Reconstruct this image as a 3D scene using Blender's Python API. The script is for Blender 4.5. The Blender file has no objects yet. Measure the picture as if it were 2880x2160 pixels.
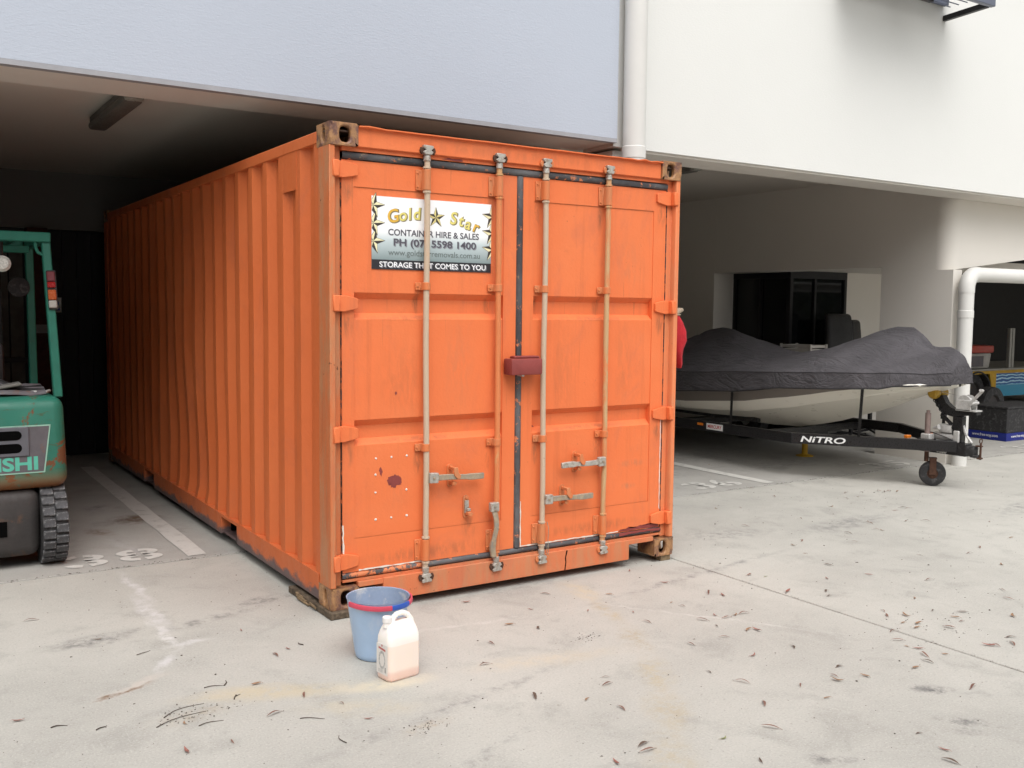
import bpy, bmesh, math, random
from mathutils import Vector, Matrix, Euler
R = math.radians
S = bpy.context.scene
C = S.collection
rnd = random.Random(7)

# ---------------------------------------------------------------- camera
def make_camera():
    yaw, pitch, roll = 0.57420, 0.07697, 0.01046
    fw = Vector((math.sin(yaw)*math.cos(pitch), math.cos(yaw)*math.cos(pitch), -math.sin(pitch)))
    r = Vector((math.cos(yaw), -math.sin(yaw), 0)); u = r.cross(fw)
    r2 = r*math.cos(roll)+u*math.sin(roll); u2 = -r*math.sin(roll)+u*math.cos(roll)
    cd = bpy.data.cameras.new('camera'); cd.sensor_width = 36; cd.lens = 34.347
    cd.clip_start = 0.05; cd.clip_end = 1500
    co = bpy.data.objects.new('camera', cd); C.objects.link(co)
    m = Matrix((r2, u2, -fw)).transposed().to_4x4(); m.translation = (-1.98415, -4.82844, 1.67134)
    co.matrix_world = m
    S.camera = co
make_camera()

# ---------------------------------------------------------------- sky, sun, exposure (bright overcast day)
SUN_EL, SUN_AZ = R(58), R(200)          # sun behind the cloud, over the yard in front of the building
w = bpy.data.worlds.new('World'); S.world = w; w.use_nodes = True
nt = w.node_tree; nt.nodes.clear()
sky = nt.nodes.new('ShaderNodeTexSky'); sky.sky_type = 'NISHITA'; sky.sun_disc = False
sky.sun_elevation = SUN_EL; sky.sun_rotation = SUN_AZ; sky.dust_density = 4.0; sky.air_density = 1.0; sky.ozone_density = 1.0
hs = nt.nodes.new('ShaderNodeHueSaturation'); hs.inputs['Saturation'].default_value = 0.10
bg = nt.nodes.new('ShaderNodeBackground'); bg.inputs[1].default_value = 0.15
ow = nt.nodes.new('ShaderNodeOutputWorld')
nt.links.new(sky.outputs[0], hs.inputs['Color']); nt.links.new(hs.outputs[0], bg.inputs[0]); nt.links.new(bg.outputs[0], ow.inputs[0])
sl = bpy.data.lights.new('sun', 'SUN'); sl.energy = 0.7; sl.angle = R(60); sl.color = (1.0, 0.965, 0.92)
so = bpy.data.objects.new('sun', sl); C.objects.link(so)
sd = Vector((math.sin(SUN_AZ)*math.cos(SUN_EL), math.cos(SUN_AZ)*math.cos(SUN_EL), math.sin(SUN_EL)))
so.rotation_euler = sd.to_track_quat('Z', 'Y').to_euler(); so.location = sd*30
S.view_settings.view_transform = 'Standard'; S.view_settings.look = 'None'
S.view_settings.gamma = 1.0; S.view_settings.exposure = 0.76; S.view_settings.use_curve_mapping = False
S.cycles.use_denoising = True; S.cycles.max_bounces = 7; S.cycles.diffuse_bounces = 5
S.cycles.caustics_reflective = False; S.cycles.caustics_refractive = False

# ---------------------------------------------------------------- mesh helpers
class MB:
    """collects shapes and links them as one mesh object"""
    def __init__(s): s.v = []; s.f = []; s.m = []; s.T = None; s.mi = 0
    def add(s, vs, fs, mi=None):
        b = len(s.v)
        if s.T is not None: vs = [s.T @ Vector(v) for v in vs]
        s.v += [tuple(v) for v in vs]
        for f in fs: s.f.append(tuple(i+b for i in f)); s.m.append(s.mi if mi is None else mi)
        return s
    def bm(s, b, M=None):
        vs = [(M @ v.co if M is not None else v.co.copy()) for v in b.verts]
        b.verts.index_update()
        fs = [[v.index for v in f.verts] for f in b.faces]; b.free()
        return s.add(vs, fs)
    def box(s, x0, x1, y0, y1, z0, z1, bev=0, seg=1, M=None):
        if bev:
            b = bmesh.new(); bmesh.ops.create_cube(b, size=1)
            for v in b.verts: v.co = Vector((x0+(v.co.x+.5)*(x1-x0), y0+(v.co.y+.5)*(y1-y0), z0+(v.co.z+.5)*(z1-z0)))
            bmesh.ops.bevel(b, geom=b.edges[:], offset=bev, segments=seg, profile=.5, affect='EDGES')
            return s.bm(b, M)
        vs = [Vector(p) for p in ((x0,y0,z0),(x1,y0,z0),(x1,y1,z0),(x0,y1,z0),(x0,y0,z1),(x1,y0,z1),(x1,y1,z1),(x0,y1,z1))]
        if M is not None: vs = [M @ v for v in vs]
        return s.add(vs, [(0,3,2,1),(4,5,6,7),(0,1,5,4),(1,2,6,5),(2,3,7,6),(3,0,4,7)])
    def bar(s, p0, p1, wd, ht, bev=0, up=(0,0,1)):
        p0, p1 = Vector(p0), Vector(p1); d = (p1-p0); L = d.length; d.normalize()
        u = Vector(up); x = d.cross(u)
        if x.length < 1e-4: x = d.cross(Vector((0,1,0)))
        x.normalize(); z = x.cross(d)
        M = Matrix((x, d, z)).transposed().to_4x4(); M.translation = p0
        return s.box(-wd/2, wd/2, 0, L, -ht/2, ht/2, bev, 1, M)
    def cyl(s, p0, p1, r, r2=None, n=16, caps=True):
        p0, p1 = Vector(p0), Vector(p1); r2 = r if r2 is None else r2
        d = (p1-p0).normalized(); x = d.orthogonal().normalized(); y = d.cross(x)
        vs = []; fs = []
        for i in range(n):
            a = 2*math.pi*i/n; q = x*math.cos(a)+y*math.sin(a); vs += [p0+q*r, p1+q*r2]
        for i in range(n):
            j = (i+1) % n; fs.append((2*i, 2*j, 2*j+1, 2*i+1))
        if caps: fs += [tuple(2*i for i in range(n))[::-1], tuple(2*i+1 for i in range(n))]
        return s.add(vs, fs)
    def tube(s, pts, r, n=8, closed=False, flat=1.0):
        pts = [Vector(p) for p in pts]; m = len(pts); vs = []; fs = []
        prev = None
        for i, p in enumerate(pts):
            a = pts[(i-1) % m] if (closed or i) else pts[0]; b = pts[(i+1) % m] if (closed or i < m-1) else pts[-1]
            d = (b-a).normalized()
            x = (d.orthogonal() if prev is None else prev - d*prev.dot(d)).normalized(); prev = x
            y = d.cross(x); rr = r[i] if isinstance(r, (list, tuple)) else r
            for k in range(n):
                t = 2*math.pi*k/n; vs.append(p + x*math.cos(t)*rr + y*math.sin(t)*rr*flat)
        for i in range(m if closed else m-1):
            for k in range(n):
                k2 = (k+1) % n; i2 = (i+1) % m
                fs.append((i*n+k, i*n+k2, i2*n+k2, i2*n+k))
        if not closed: fs += [tuple(range(n))[::-1], tuple((m-1)*n+k for k in range(n))]
        return s.add(vs, fs)
    def lathe(s, prof, c=(0,0,0), n=32, axis='z', sweep=None):
        c = Vector(c); vs = []; fs = []; m = len(prof)
        for i in range(n):
            a = 2*math.pi*i/n
            for r, h in prof:
                if axis == 'z': q = (r*math.cos(a), r*math.sin(a), h)
                elif axis == 'x': q = (h, r*math.cos(a), r*math.sin(a))
                else: q = (r*math.sin(a), h, r*math.cos(a))
                vs.append(c+Vector(q))
        for i in range(n):
            j = (i+1) % n
            for k in range(m-1): fs.append((i*m+k, j*m+k, j*m+k+1, i*m+k+1))
        if prof[0][0] > 1e-6 and prof[-1][0] > 1e-6 and prof[0] == prof[-1]: pass
        return s.add(vs, fs)
    def prism(s, poly, axis, d0, d1):
        """poly of 2-D points extruded along axis: x -> (y,z), y -> (x,z), z -> (x,y)"""
        n = len(poly)
        def P(p, d): return (d, p[0], p[1]) if axis == 'x' else (p[0], d, p[1]) if axis == 'y' else (p[0], p[1], d)
        vs = [P(p, d0) for p in poly] + [P(p, d1) for p in poly]
        fs = [tuple(range(n)), tuple(range(2*n-1, n-1, -1))] + [(i, n+i, n+(i+1) % n, (i+1) % n) for i in range(n)]
        return s.add(vs, fs)
    def grid(s, fn, nu, nv):
        vs = [fn(i/nu, j/nv) for i in range(nu+1) for j in range(nv+1)]
        fs = [(i*(nv+1)+j, (i+1)*(nv+1)+j, (i+1)*(nv+1)+j+1, i*(nv+1)+j+1) for i in range(nu) for j in range(nv)]
        return s.add(vs, fs)
    def mesh(s, name, mat, ang=35, fix=True):
        me = bpy.data.meshes.new(name); me.from_pydata(s.v, [], s.f)
        for m in (mat if isinstance(mat, (list, tuple)) else [mat]): me.materials.append(m)
        me.polygons.foreach_set('material_index', s.m)
        if fix:
            b = bmesh.new(); b.from_mesh(me); bmesh.ops.recalc_face_normals(b, faces=b.faces[:]); b.to_mesh(me); b.free()
        me.polygons.foreach_set('use_smooth', [True]*len(me.polygons)); me.set_sharp_from_angle(angle=R(ang))
        me.update(); return me
    def build(s, name, mat, parent=None, ang=35, loc=None, fix=True, kind=None, label=None):
        o = bpy.data.objects.new(name, s.mesh(name, mat, ang, fix)); C.objects.link(o)
        if parent is not None: o.parent = parent
        if loc is not None: o.location = loc
        if kind: o['kind'] = kind
        if label: o['label'] = label
        return o
def thing(name, label, cat, loc=(0,0,0), rz=0, group=None):
    o = bpy.data.objects.new(name, None); C.objects.link(o); o.empty_display_size = .1
    o.location = loc; o.rotation_euler = (0, 0, rz); return tag(o, label, cat, group)
def tag(o, label, cat, group=None):
    o['label'] = label; o['category'] = cat
    if group: o['group'] = group
    return o
def inst(name, me, parent=None, loc=(0,0,0), rot=(0,0,0), sc=(1,1,1)):
    o = bpy.data.objects.new(name, me); C.objects.link(o); o.location = loc; o.rotation_euler = rot; o.scale = sc
    if parent is not None: o.parent = parent
    return o
def text2d(body, size=1.0, bold=0.0, shear=0.0, spacing=1.0):
    """flat glyph faces in x,y with the left edge at 0; returns verts, faces, width"""
    cu = bpy.data.curves.new('glyphs', 'FONT'); cu.body = body; cu.size = size; cu.offset = bold; cu.shear = shear
    cu.space_character = spacing; cu.resolution_u = 4
    ob = bpy.data.objects.new('glyphs', cu); C.objects.link(ob)
    me = bpy.data.meshes.new_from_object(ob.evaluated_get(bpy.context.evaluated_depsgraph_get()))
    vs = [v.co.copy() for v in me.vertices]; fs = [tuple(p.vertices) for p in me.polygons]
    bpy.data.objects.remove(ob); bpy.data.curves.remove(cu); bpy.data.meshes.remove(me)
    x0 = min(v.x for v in vs); x1 = max(v.x for v in vs)
    return [Vector((v.x-x0, v.y, 0)) for v in vs], fs, x1-x0

# ---------------------------------------------------------------- material helpers
class NT:
    def __init__(s, name, rough=.6, metal=0, spec=.4):
        s.mat = bpy.data.materials.new(name); s.mat.use_nodes = True
        s.t = s.mat.node_tree; s.b = s.t.nodes['Principled BSDF']
        s.b.inputs['Roughness'].default_value = rough; s.b.inputs['Metallic'].default_value = metal
        s.b.inputs['Specular IOR Level'].default_value = spec
        s.L = s.t.links.new
    def n(s, t): return s.t.nodes.new(t)
    def set(s, inp, v):
        i = s.b.inputs[inp]
        if hasattr(v, 'is_linked') or isinstance(v, bpy.types.NodeSocket): s.L(v, i)
        else: i.default_value = (*v, 1) if isinstance(v, (tuple, list)) and len(v) == 3 else v
        return s
    def _in(s, sock, v):
        if isinstance(v, bpy.types.NodeSocket): s.L(v, sock)
        elif isinstance(v, (tuple, list)) and len(v) == 3 and sock.type == 'RGBA': sock.default_value = (*v, 1)
        else: sock.default_value = v
    def obj(s): return s.n('ShaderNodeTexCoord').outputs['Object']
    def pos(s): return s.n('ShaderNodeNewGeometry').outputs['Position']
    def map(s, vec, scale=(1,1,1), loc=(0,0,0), rot=(0,0,0), kind='POINT'):
        m = s.n('ShaderNodeMapping'); m.vector_type = kind; s.L(vec, m.inputs[0])
        m.inputs['Location'].default_value = loc; m.inputs['Rotation'].default_value = rot; m.inputs['Scale'].default_value = scale
        return m.outputs[0]
    def noise(s, vec, scale, detail=4, rough=.55, dist=0, col=False):
        q = s.n('ShaderNodeTexNoise'); s.L(vec, q.inputs['Vector']); q.inputs['Scale'].default_value = scale
        q.inputs['Detail'].default_value = detail; q.inputs['Roughness'].default_value = rough; q.inputs['Distortion'].default_value = dist
        return q.outputs['Color' if col else 'Fac']
    def mr(s, v, a, b, c=0.0, d=1.0, smooth=True):
        q = s.n('ShaderNodeMapRange'); q.interpolation_type = 'SMOOTHSTEP' if smooth else 'LINEAR'
        s._in(q.inputs[0], v)
        for i, x in zip((1,2,3,4), (a,b,c,d)): s._in(q.inputs[i], x)
        return q.outputs[0]
    def math(s, op, a, b=0.0, c=0.0):
        q = s.n('ShaderNodeMath'); q.operation = op; s._in(q.inputs[0], a); s._in(q.inputs[1], b)
        if op in ('MULTIPLY_ADD',): s._in(q.inputs[2], c)
        return q.outputs[0]
    def mix(s, f, a, b, blend='MIX'):
        q = s.n('ShaderNodeMix'); q.data_type = 'RGBA'; q.blend_type = blend; q.clamp_factor = True
        s._in(q.inputs[0], f); s._in(q.inputs[6], a); s._in(q.inputs[7], b); return q.outputs[2]
    def ramp(s, f, stops, interp='LINEAR'):
        q = s.n('ShaderNodeValToRGB'); s.L(f, q.inputs[0]); e = q.color_ramp.elements; q.color_ramp.interpolation = interp
        while len(e) < len(stops): e.new(.5)
        for k, (p, c) in zip(e, stops): k.position = p; k.color = (*c, 1)
        return q.outputs[0]
    def sep(s, vec):
        q = s.n('ShaderNodeSeparateXYZ'); s.L(vec, q.inputs[0]); return q.outputs
    def bump(s, h, strength=.3, dist=.01):
        q = s.n('ShaderNodeBump'); q.inputs['Strength'].default_value = strength; q.inputs['Distance'].default_value = dist
        s.L(h, q.inputs['Height']); s.L(q.outputs[0], s.b.inputs['Normal']); return s
def plain(name, col, rough=.6, metal=0, var=.12, scale=9, bump=0, dirt=None, spec=.4):
    """one colour with uneven tone, optional dirt patches and fine relief"""
    m = NT(name, rough, metal, spec); o = m.obj()
    n1 = m.noise(o, scale, 5, .6); n2 = m.noise(o, scale*9, 3, .6)
    f = m.mr(n1, .3, .7, 1-var, 1+var*.6)
    c = m.mix(1.0, col, m.ramp(m.mr(n1, .25, .75), [(0, (1-var,)*3), (1, (1, 1, 1))]), 'MULTIPLY')
    if dirt:
        dc, lo, hi, amt = dirt
        c = m.mix(m.mr(m.noise(o, scale*1.7, 7, .7, .4), lo, hi, 0, amt), c, dc)
    m.set('Base Color', c)
    m.set('Roughness', m.mr(n2, .3, .7, max(.02, rough-.08), min(1, rough+.1)))
    if bump: m.bump(n2, bump, .004)
    return m.mat
# ---------------------------------------------------------------- materials
ORANGE = (0.75, 0.175, 0.055)
RUST = (0.10, 0.036, 0.017)
TAN = (0.40, 0.25, 0.135)
def orange_paint(name, base=ORANGE, fade=.25, rust=.30, streak=.35, rlo=.70, tan=0.0, low=0.0, marks=()):
    m = NT(name, .46, 0, .35); o = m.obj()
    big = m.noise(o, 1.3, 4, .6)
    c = m.mix(m.mr(big, .38, .72, 0, fade), base, (base[0]*.98, base[1]*1.35, base[2]*1.7))
    hz = m.noise(m.map(o, (1.1, 1.1, .5), (3, 1, 2)), 2.1, 7, .7, .6)
    c = m.mix(m.mr(hz, .52, .68, 0, .50), c, (base[0]*.78, base[1]*.88, base[2]*1.25))
    st = m.noise(m.map(o, (14, 14, .7)), 1.0, 6, .65)
    c = m.mix(m.mr(st, .52, .78, 0, streak), c, (base[0]*.62, base[1]*.62, base[2]*.7))
    blot = m.noise(o, 5.5, 8, .7, .5)
    c = m.mix(m.mr(blot, .60, .78, 0, .35), c, (base[0]*.70, base[1]*.80, base[2]*1.0))
    if tan:
        tn = m.noise(m.map(o, (9, 9, 1.6)), 1.5, 7, .7, .3)
        c = m.mix(m.mr(tn, .42, .62, 0, tan), c, TAN)
    run = m.noise(m.map(o, (42, 42, 1.1), (7, 0, 3)), 1.0, 5, .6); rg = m.noise(m.map(o, (2.2, 2.2, .9), (1, 5, 2)), 1.6, 4, .6)
    c = m.mix(m.math('MULTIPLY', m.mr(run, .60, .74), m.mr(rg, .50, .64, 0, .55)), c, (.30, .10, .04))
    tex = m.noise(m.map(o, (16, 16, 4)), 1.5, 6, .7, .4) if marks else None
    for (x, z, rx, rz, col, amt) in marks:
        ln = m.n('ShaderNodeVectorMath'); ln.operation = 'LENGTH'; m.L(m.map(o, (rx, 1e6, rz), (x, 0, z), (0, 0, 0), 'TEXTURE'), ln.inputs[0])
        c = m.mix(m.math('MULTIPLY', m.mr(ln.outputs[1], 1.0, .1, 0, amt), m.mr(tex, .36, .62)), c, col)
    sp = m.noise(o, 38, 7, .68); gate = m.noise(o, 2.6, 3, .5)
    spk = m.math('MULTIPLY', m.mr(sp, rlo, rlo+.05), m.mr(gate, .50, .66))
    c = m.mix(m.math('MULTIPLY', spk, rust*2.5), c, RUST)
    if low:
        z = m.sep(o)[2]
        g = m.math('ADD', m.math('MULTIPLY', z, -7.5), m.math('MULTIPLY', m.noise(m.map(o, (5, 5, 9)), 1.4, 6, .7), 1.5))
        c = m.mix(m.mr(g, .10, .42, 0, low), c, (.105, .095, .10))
    m.set('Base Color', c)
    m.set('Roughness', m.mr(blot, .3, .7, .48, .70))
    m.bump(m.math('ADD', m.math('ADD', m.noise(o, 70, 3, .6), m.math('MULTIPLY', sp, .8)), m.math('MULTIPLY', m.noise(o, 3.2, 2, .5), 7.0)), .20, .006)
    return m.mat
M = {}
GRIME_SHADE, SMEAR = (.25, .095, .045), (.46, .17, .085)  # rust grime that also paints in shade outlines round hinges, brackets and seams
DOOR_MARKS = [(x-.035, z, .034, h, GRIME_SHADE, .75) for x in (.575, 1.046, 1.374, 1.848) for z, h in ((2.20, .12), (1.66, .11), (.76, .11))] \
    + [(x, z-.11, .05, .10, GRIME_SHADE, .7) for x in (.115, 2.315) for z in (2.354, 1.650, .950)] \
    + [(2.11, .635, .13, .035, SMEAR, .8), (2.08, .488, .08, .03, SMEAR, .7), (.45, 1.22, .22, .34, GRIME_SHADE, .22), (.80, 1.30, .16, .4, SMEAR, .28), (1.55, 1.25, .15, .35, GRIME_SHADE, .2), (2.05, 1.9, .2, .28, SMEAR, .3), (2.02, 1.30, .1, .4, GRIME_SHADE, .25),
       (.62, .24, .6, .06, GRIME_SHADE, .45), (1.8, .25, .6, .05, GRIME_SHADE, .45), (.50, 1.575, .45, .022, GRIME_SHADE, .5), (1.75, 1.575, .45, .022, GRIME_SHADE, .5), (.55, .895, .45, .022, GRIME_SHADE, .55), (1.75, .895, .45, .022, GRIME_SHADE, .55), (.88, .36, .07, .12, GRIME_SHADE, .5), (.40, .60, .13, .16, SMEAR, .25), (1.2, 2.52, 1.1, .05, GRIME_SHADE, .30)]
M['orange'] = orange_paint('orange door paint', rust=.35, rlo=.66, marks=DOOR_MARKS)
M['orange_side'] = orange_paint('orange side paint', base=(.62, .142, .040), fade=.18, rust=.3)
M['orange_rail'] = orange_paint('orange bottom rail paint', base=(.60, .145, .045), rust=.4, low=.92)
M['orange_post'] = orange_paint('weathered orange post paint', base=(.58, .16, .055), rust=.7, rlo=.62, tan=.5, streak=.5)
M['orange_sill'] = orange_paint('scuffed orange sill paint', base=(.60, .165, .065), rust=.6, rlo=.64, tan=.35, fade=.5)
M['orange_hw'] = orange_paint('orange fitting paint', base=(.62, .175, .058), rust=.5, rlo=.64, tan=.35)
def rod_mat(name, lo, hi, base=(.52, .40, .29)):
    m = NT(name, .5, 0, .4); o = m.obj()
    a = m.noise(m.map(o, (7, 7, 1.7)), 1.3, 7, .7, .5)
    c = m.mix(m.mr(a, lo, hi), (.62, .20, .072), base)
    d = m.noise(o, 46, 6, .7)
    c = m.mix(m.mr(d, .60, .74, 0, .6), c, (.20, .115, .065)); m.set('Base Color', c)
    m.set('Roughness', m.mr(d, .3, .7, .38, .62)); m.bump(d, .25, .003); return m.mat
M['rod_grey'] = rod_mat('worn bare lock rod', .22, .42)
M['rod_mid'] = rod_mat('half bare lock rod', .40, .58, (.50, .33, .17))
M['rod_orange'] = rod_mat('orange lock rod', .52, .66, (.52, .31, .14))
def casting_mat():
    m = NT('rusty casting steel', .55, .0, .45); o = m.obj()
    a = m.noise(o, 11, 8, .7, .6); b = m.noise(o, 34, 6, .7)
    c = m.ramp(a, [(.28, (.075, .036, .026)), (.42, (.16, .075, .055)), (.52, (.33, .17, .075)), (.62, (.42, .22, .10)), (.75, (.40, .29, .17))])
    c = m.mix(m.mr(b, .58, .72, 0, .7), c, (.055, .03, .022)); m.set('Base Color', c)
    m.set('Roughness', m.mr(b, .3, .7, .34, .62)); m.bump(m.math('ADD', a, b), .5, .006); return m.mat
M['casting'] = casting_mat()
def gasket_mat(name, flake, base=(.035, .033, .036)):
    m = NT(name, .55, 0, .35); o = m.obj()
    a = m.noise(m.map(o, (3, 3, 3)), 6, 8, .75, .4)
    c = m.mix(m.mr(m.noise(o, 3, 5, .6), .35, .7), base, (.13, .13, .135))
    c = m.mix(m.mr(a, flake, flake+.03), c, (.60, .20, .085))
    b = m.noise(o, 24, 5, .6); c = m.mix(m.mr(b, .63, .72, 0, .8), c, (.30, .19, .10)); m.set('Base Color', c)
    m.bump(m.math('ADD', a, b), .3, .005); return m.mat
M['gasket'] = gasket_mat('rubber door seal', .585, (.05, .048, .052))
M['gasket_flake'] = gasket_mat('flaking painted rubber seal', .50)
M['caulk'] = plain('white sealant', (.78, .74, .66), .6, bump=.3)
M['primer'] = plain('red oxide primer', (.27, .052, .045), .55, var=.25, bump=.2)
M['gap_shade'] = plain('painted gap shade', (.004, .004, .004), .9, spec=0)  # flat black colour standing in for the shade inside slots, holes and gaps
M['zinc'] = plain('worn zinc steel', (.50, .47, .42), .42, .35, var=.3, scale=30, dirt=((.22, .12, .06), .5, .66, .7), bump=.3)
M['handle'] = plain('worn handle steel', (.42, .33, .23), .5, .15, var=.35, scale=22, dirt=((.25, .24, .21), .48, .62, .8), bump=.35)
M['rivet'] = plain('white sealed rivet', (.72, .68, .62), .5)
M['timber'] = plain('weathered timber', (.17, .125, .085), .85, var=.5, scale=14, dirt=((.05, .035, .022), .42, .62, .8), bump=.6)
M['timber_new'] = plain('offcut timber', (.30, .21, .12), .8, var=.4, scale=22, dirt=((.10, .06, .035), .48, .66, .7), bump=.5)

# --- ground
def concrete(name, base, spread, marks=(), grain=1.0):
    m = NT(name, .82, 0, .25); p = m.pos()
    big = m.noise(p, .55, 4, .62, .3); mid = m.noise(p, 2.7, 6, .68, .4); fine = m.noise(p, 38, 4, .72); spk = m.noise(p, 105, 3, .7); agg = m.noise(p, 58, 2, .6)
    c = m.mix(m.mr(big, .32, .68), tuple(x*(1-spread) for x in base), tuple(x*(1+spread*.45) for x in base))
    c = m.mix(m.mr(mid, .50, .72, 0, .62), c, tuple(x*.70 for x in base))
    c = m.mix(m.mr(mid, .46, .24, 0, .4), c, tuple(min(1, x*1.16) for x in base))
    brush = m.noise(m.map(p, (3, 46, 1), rot=(0, 0, R(-14))), 1.4, 4, .6)
    c = m.mix(m.mr(brush, .58, .80, 0, .20), c, tuple(x*.66 for x in base))
    c = m.mix(m.mr(fine, .58, .76, 0, .34*grain), c, tuple(x*.55 for x in base))
    c = m.mix(m.mr(spk, .53, .68, 0, .34*grain), c, tuple(x*.58 for x in base))
    c = m.mix(m.mr(spk, .46, .32, 0, .5*grain), c, tuple(min(1, x*1.32) for x in base))
    c = m.mix(m.mr(agg, .64, .72, 0, .42*grain), c, tuple(x*.42 for x in base))
    wob = m.noise(p, 5, 4, .7, col=True)
    vm = m.n('ShaderNodeVectorMath'); vm.operation = 'MULTIPLY_ADD'; m.L(wob, vm.inputs[0]); vm.inputs[1].default_value = (.16, .16, 0); m.L(p, vm.inputs[2])
    pw = vm.outputs[0]
    tex = m.noise(m.map(p, (1, 1, 1)), 13, 5, .75)
    for (x, y, rx, ry, rot, col, amt, lo) in marks:
        q = m.map(pw, (rx, ry, 1e6), (x+.08, y+.08, 0), (0, 0, R(rot)), 'TEXTURE')
        ln = m.n('ShaderNodeVectorMath'); ln.operation = 'LENGTH'; m.L(q, ln.inputs[0])
        k = m.math('MULTIPLY', m.mr(ln.outputs[1], 1.25, .1, 0, amt), m.mr(tex, lo, lo+.30))
        c = m.mix(k, c, col)
    m.set('Base Color', c); m.set('Roughness', m.mr(mid, .3, .7, .72, .92))
    m.bump(m.math('ADD', m.math('MULTIPLY', fine, .8), m.math('MULTIPLY', spk, .7)), .28, .006)
    return m.mat
WH, DK, YL, BR, GR = (.56, .545, .54), (.12, .117, .115), (.50, .42, .28), (.16, .09, .045), (.19, .185, .18)
YARD = [(-.765, 1.15, .035, .42, 2, WH, .75, .30), (-.795, .62, .045, .38, 2, WH, .85, .30), (-.82, .22, .03, .30, 3, (.66, .64, .63), .7, .32),
        (-.75, .02, .14, .026, 0, WH, .75, .3), (-.90, -.19, .03, .17, -28, WH, .75, .3), (-1.09, -.42, .045, .22, -60, (.50, .45, .40), .8, .3), (-1.15, -.47, .02, .16, -68, BR, 1.0, .32),
        (-1.15, .28, .22, .10, 10, DK, .85, .36), (-.95, .36, .18, .07, 10, DK, .40, .40), (-.55, .33, .34, .07, 14, DK, .75, .40), (-.22, .52, .24, .09, 20, DK, .75, .40), (-.1, .5, .1, .05, 0, DK, .5, .4),
        (-.58, -.82, .36, .10, -22, YL, .6, .25), (-.16, -.98, .26, .09, -10, (.58, .51, .38), .7, .25), (-.78, -.72, .22, .07, -10, YL, .35, .25), (-.35, -1.15, .3, .09, -30, YL, .35, .3),
        (1.46, -.28, .10, .26, -10, YL, .6, .34), (1.36, -.66, .07, .22, -18, (.40, .32, .20), .7, .36), (1.20, -1.08, .08, .26, -26, (.35, .29, .20), .75, .38), (.97, -1.50, .10, .24, -31, (.42, .35, .23), .7, .34),
        (.74, -1.84, .10, .26, -34, (.40, .33, .22), .65, .34), (.45, -2.2, .12, .3, -36, (.41, .34, .23), .55, .34), (.65, -1.1, .45, .10, -12, (.56, .46, .31), .35, .3),
        (1.89, -2.29, .11, .05, -30, DK, 1.0, .38), (1.72, -2.58, .13, .06, -50, DK, .95, .42), (.95, -2.5, .13, .055, -34, DK, 1.0, .40), (1.62, -2.63, .1, .05, -20, DK, .75, .40), (2.05, -2.42, .1, .05, -20, DK, .45, .42),
        (4.42, .15, .75, .16, 6, GR, .8, .36), (3.3, .35, .5, .18, -10, GR, .65, .38), (6.4, -.2, .8, .2, 8, GR, .75, .38), (1.5, -1.33, .2, .05, 0, GR, .35, .4),
        (1.10, .02, .75, .16, 0, GR, .45, .34), (1.75, -1.0, .02, .9, 35, (.58, .56, .53), .5, .36), (.6, -.45, .9, .03, -8, (.60, .58, .55), .45, .38), (2.4, -.35, 1.2, .04, 9, GR, .75, .38), (-.35, -1.9, .7, .04, 24, GR, .7, .42),
        (.0, -1.35, .9, .05, 14, GR, .7, .40), (-.95, -.86, .22, .09, 10, (.34, .28, .20), .5, .36), (-.2, -1.47, .16, .06, 10, (.36, .28, .19), .5, .38)]
BAY = [(-.37, 3.08, .22, .20, 0, (.085, .05, .025), .85, .30), (-.30, 3.12, .14, .12, 0, (.14, .08, .035), .7, .3), (-.68, 2.75, .09, .18, 20, (.15, .085, .035), .75, .36), (-.55, 3.7, .12, .08, 0, DK, .6, .36),
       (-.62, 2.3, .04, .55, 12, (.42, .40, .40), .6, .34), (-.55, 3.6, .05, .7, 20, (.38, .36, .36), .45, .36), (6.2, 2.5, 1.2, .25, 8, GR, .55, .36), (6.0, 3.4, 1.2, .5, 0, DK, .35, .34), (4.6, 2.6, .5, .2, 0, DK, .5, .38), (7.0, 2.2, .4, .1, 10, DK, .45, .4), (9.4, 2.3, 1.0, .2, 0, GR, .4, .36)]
M['yard'] = concrete('yard concrete', (.422, .408, .372), .13, YARD)
M['bay_floor'] = concrete('parking bay concrete', (.375, .362, .335), .12, BAY, .7)
M['soil'] = plain('joint dirt', (.055, .04, .028), .95, var=.4, scale=30, bump=.4)
def line_paint(name, wear):
    m = NT(name, .7); o = m.pos(); a = m.noise(o, 9, 8, .72, .3); b = m.noise(o, 120, 3, .6)
    c = m.mix(m.mr(a, wear, wear+.2, 0, .85), (.56, .545, .51), (.375, .362, .335)); c = m.mix(m.mr(b, .6, .72, 0, .4), c, (.26, .25, .24))
    m.set('Base Color', c); return m.mat
M['paint_white'] = line_paint('worn white line paint', .50)
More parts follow.
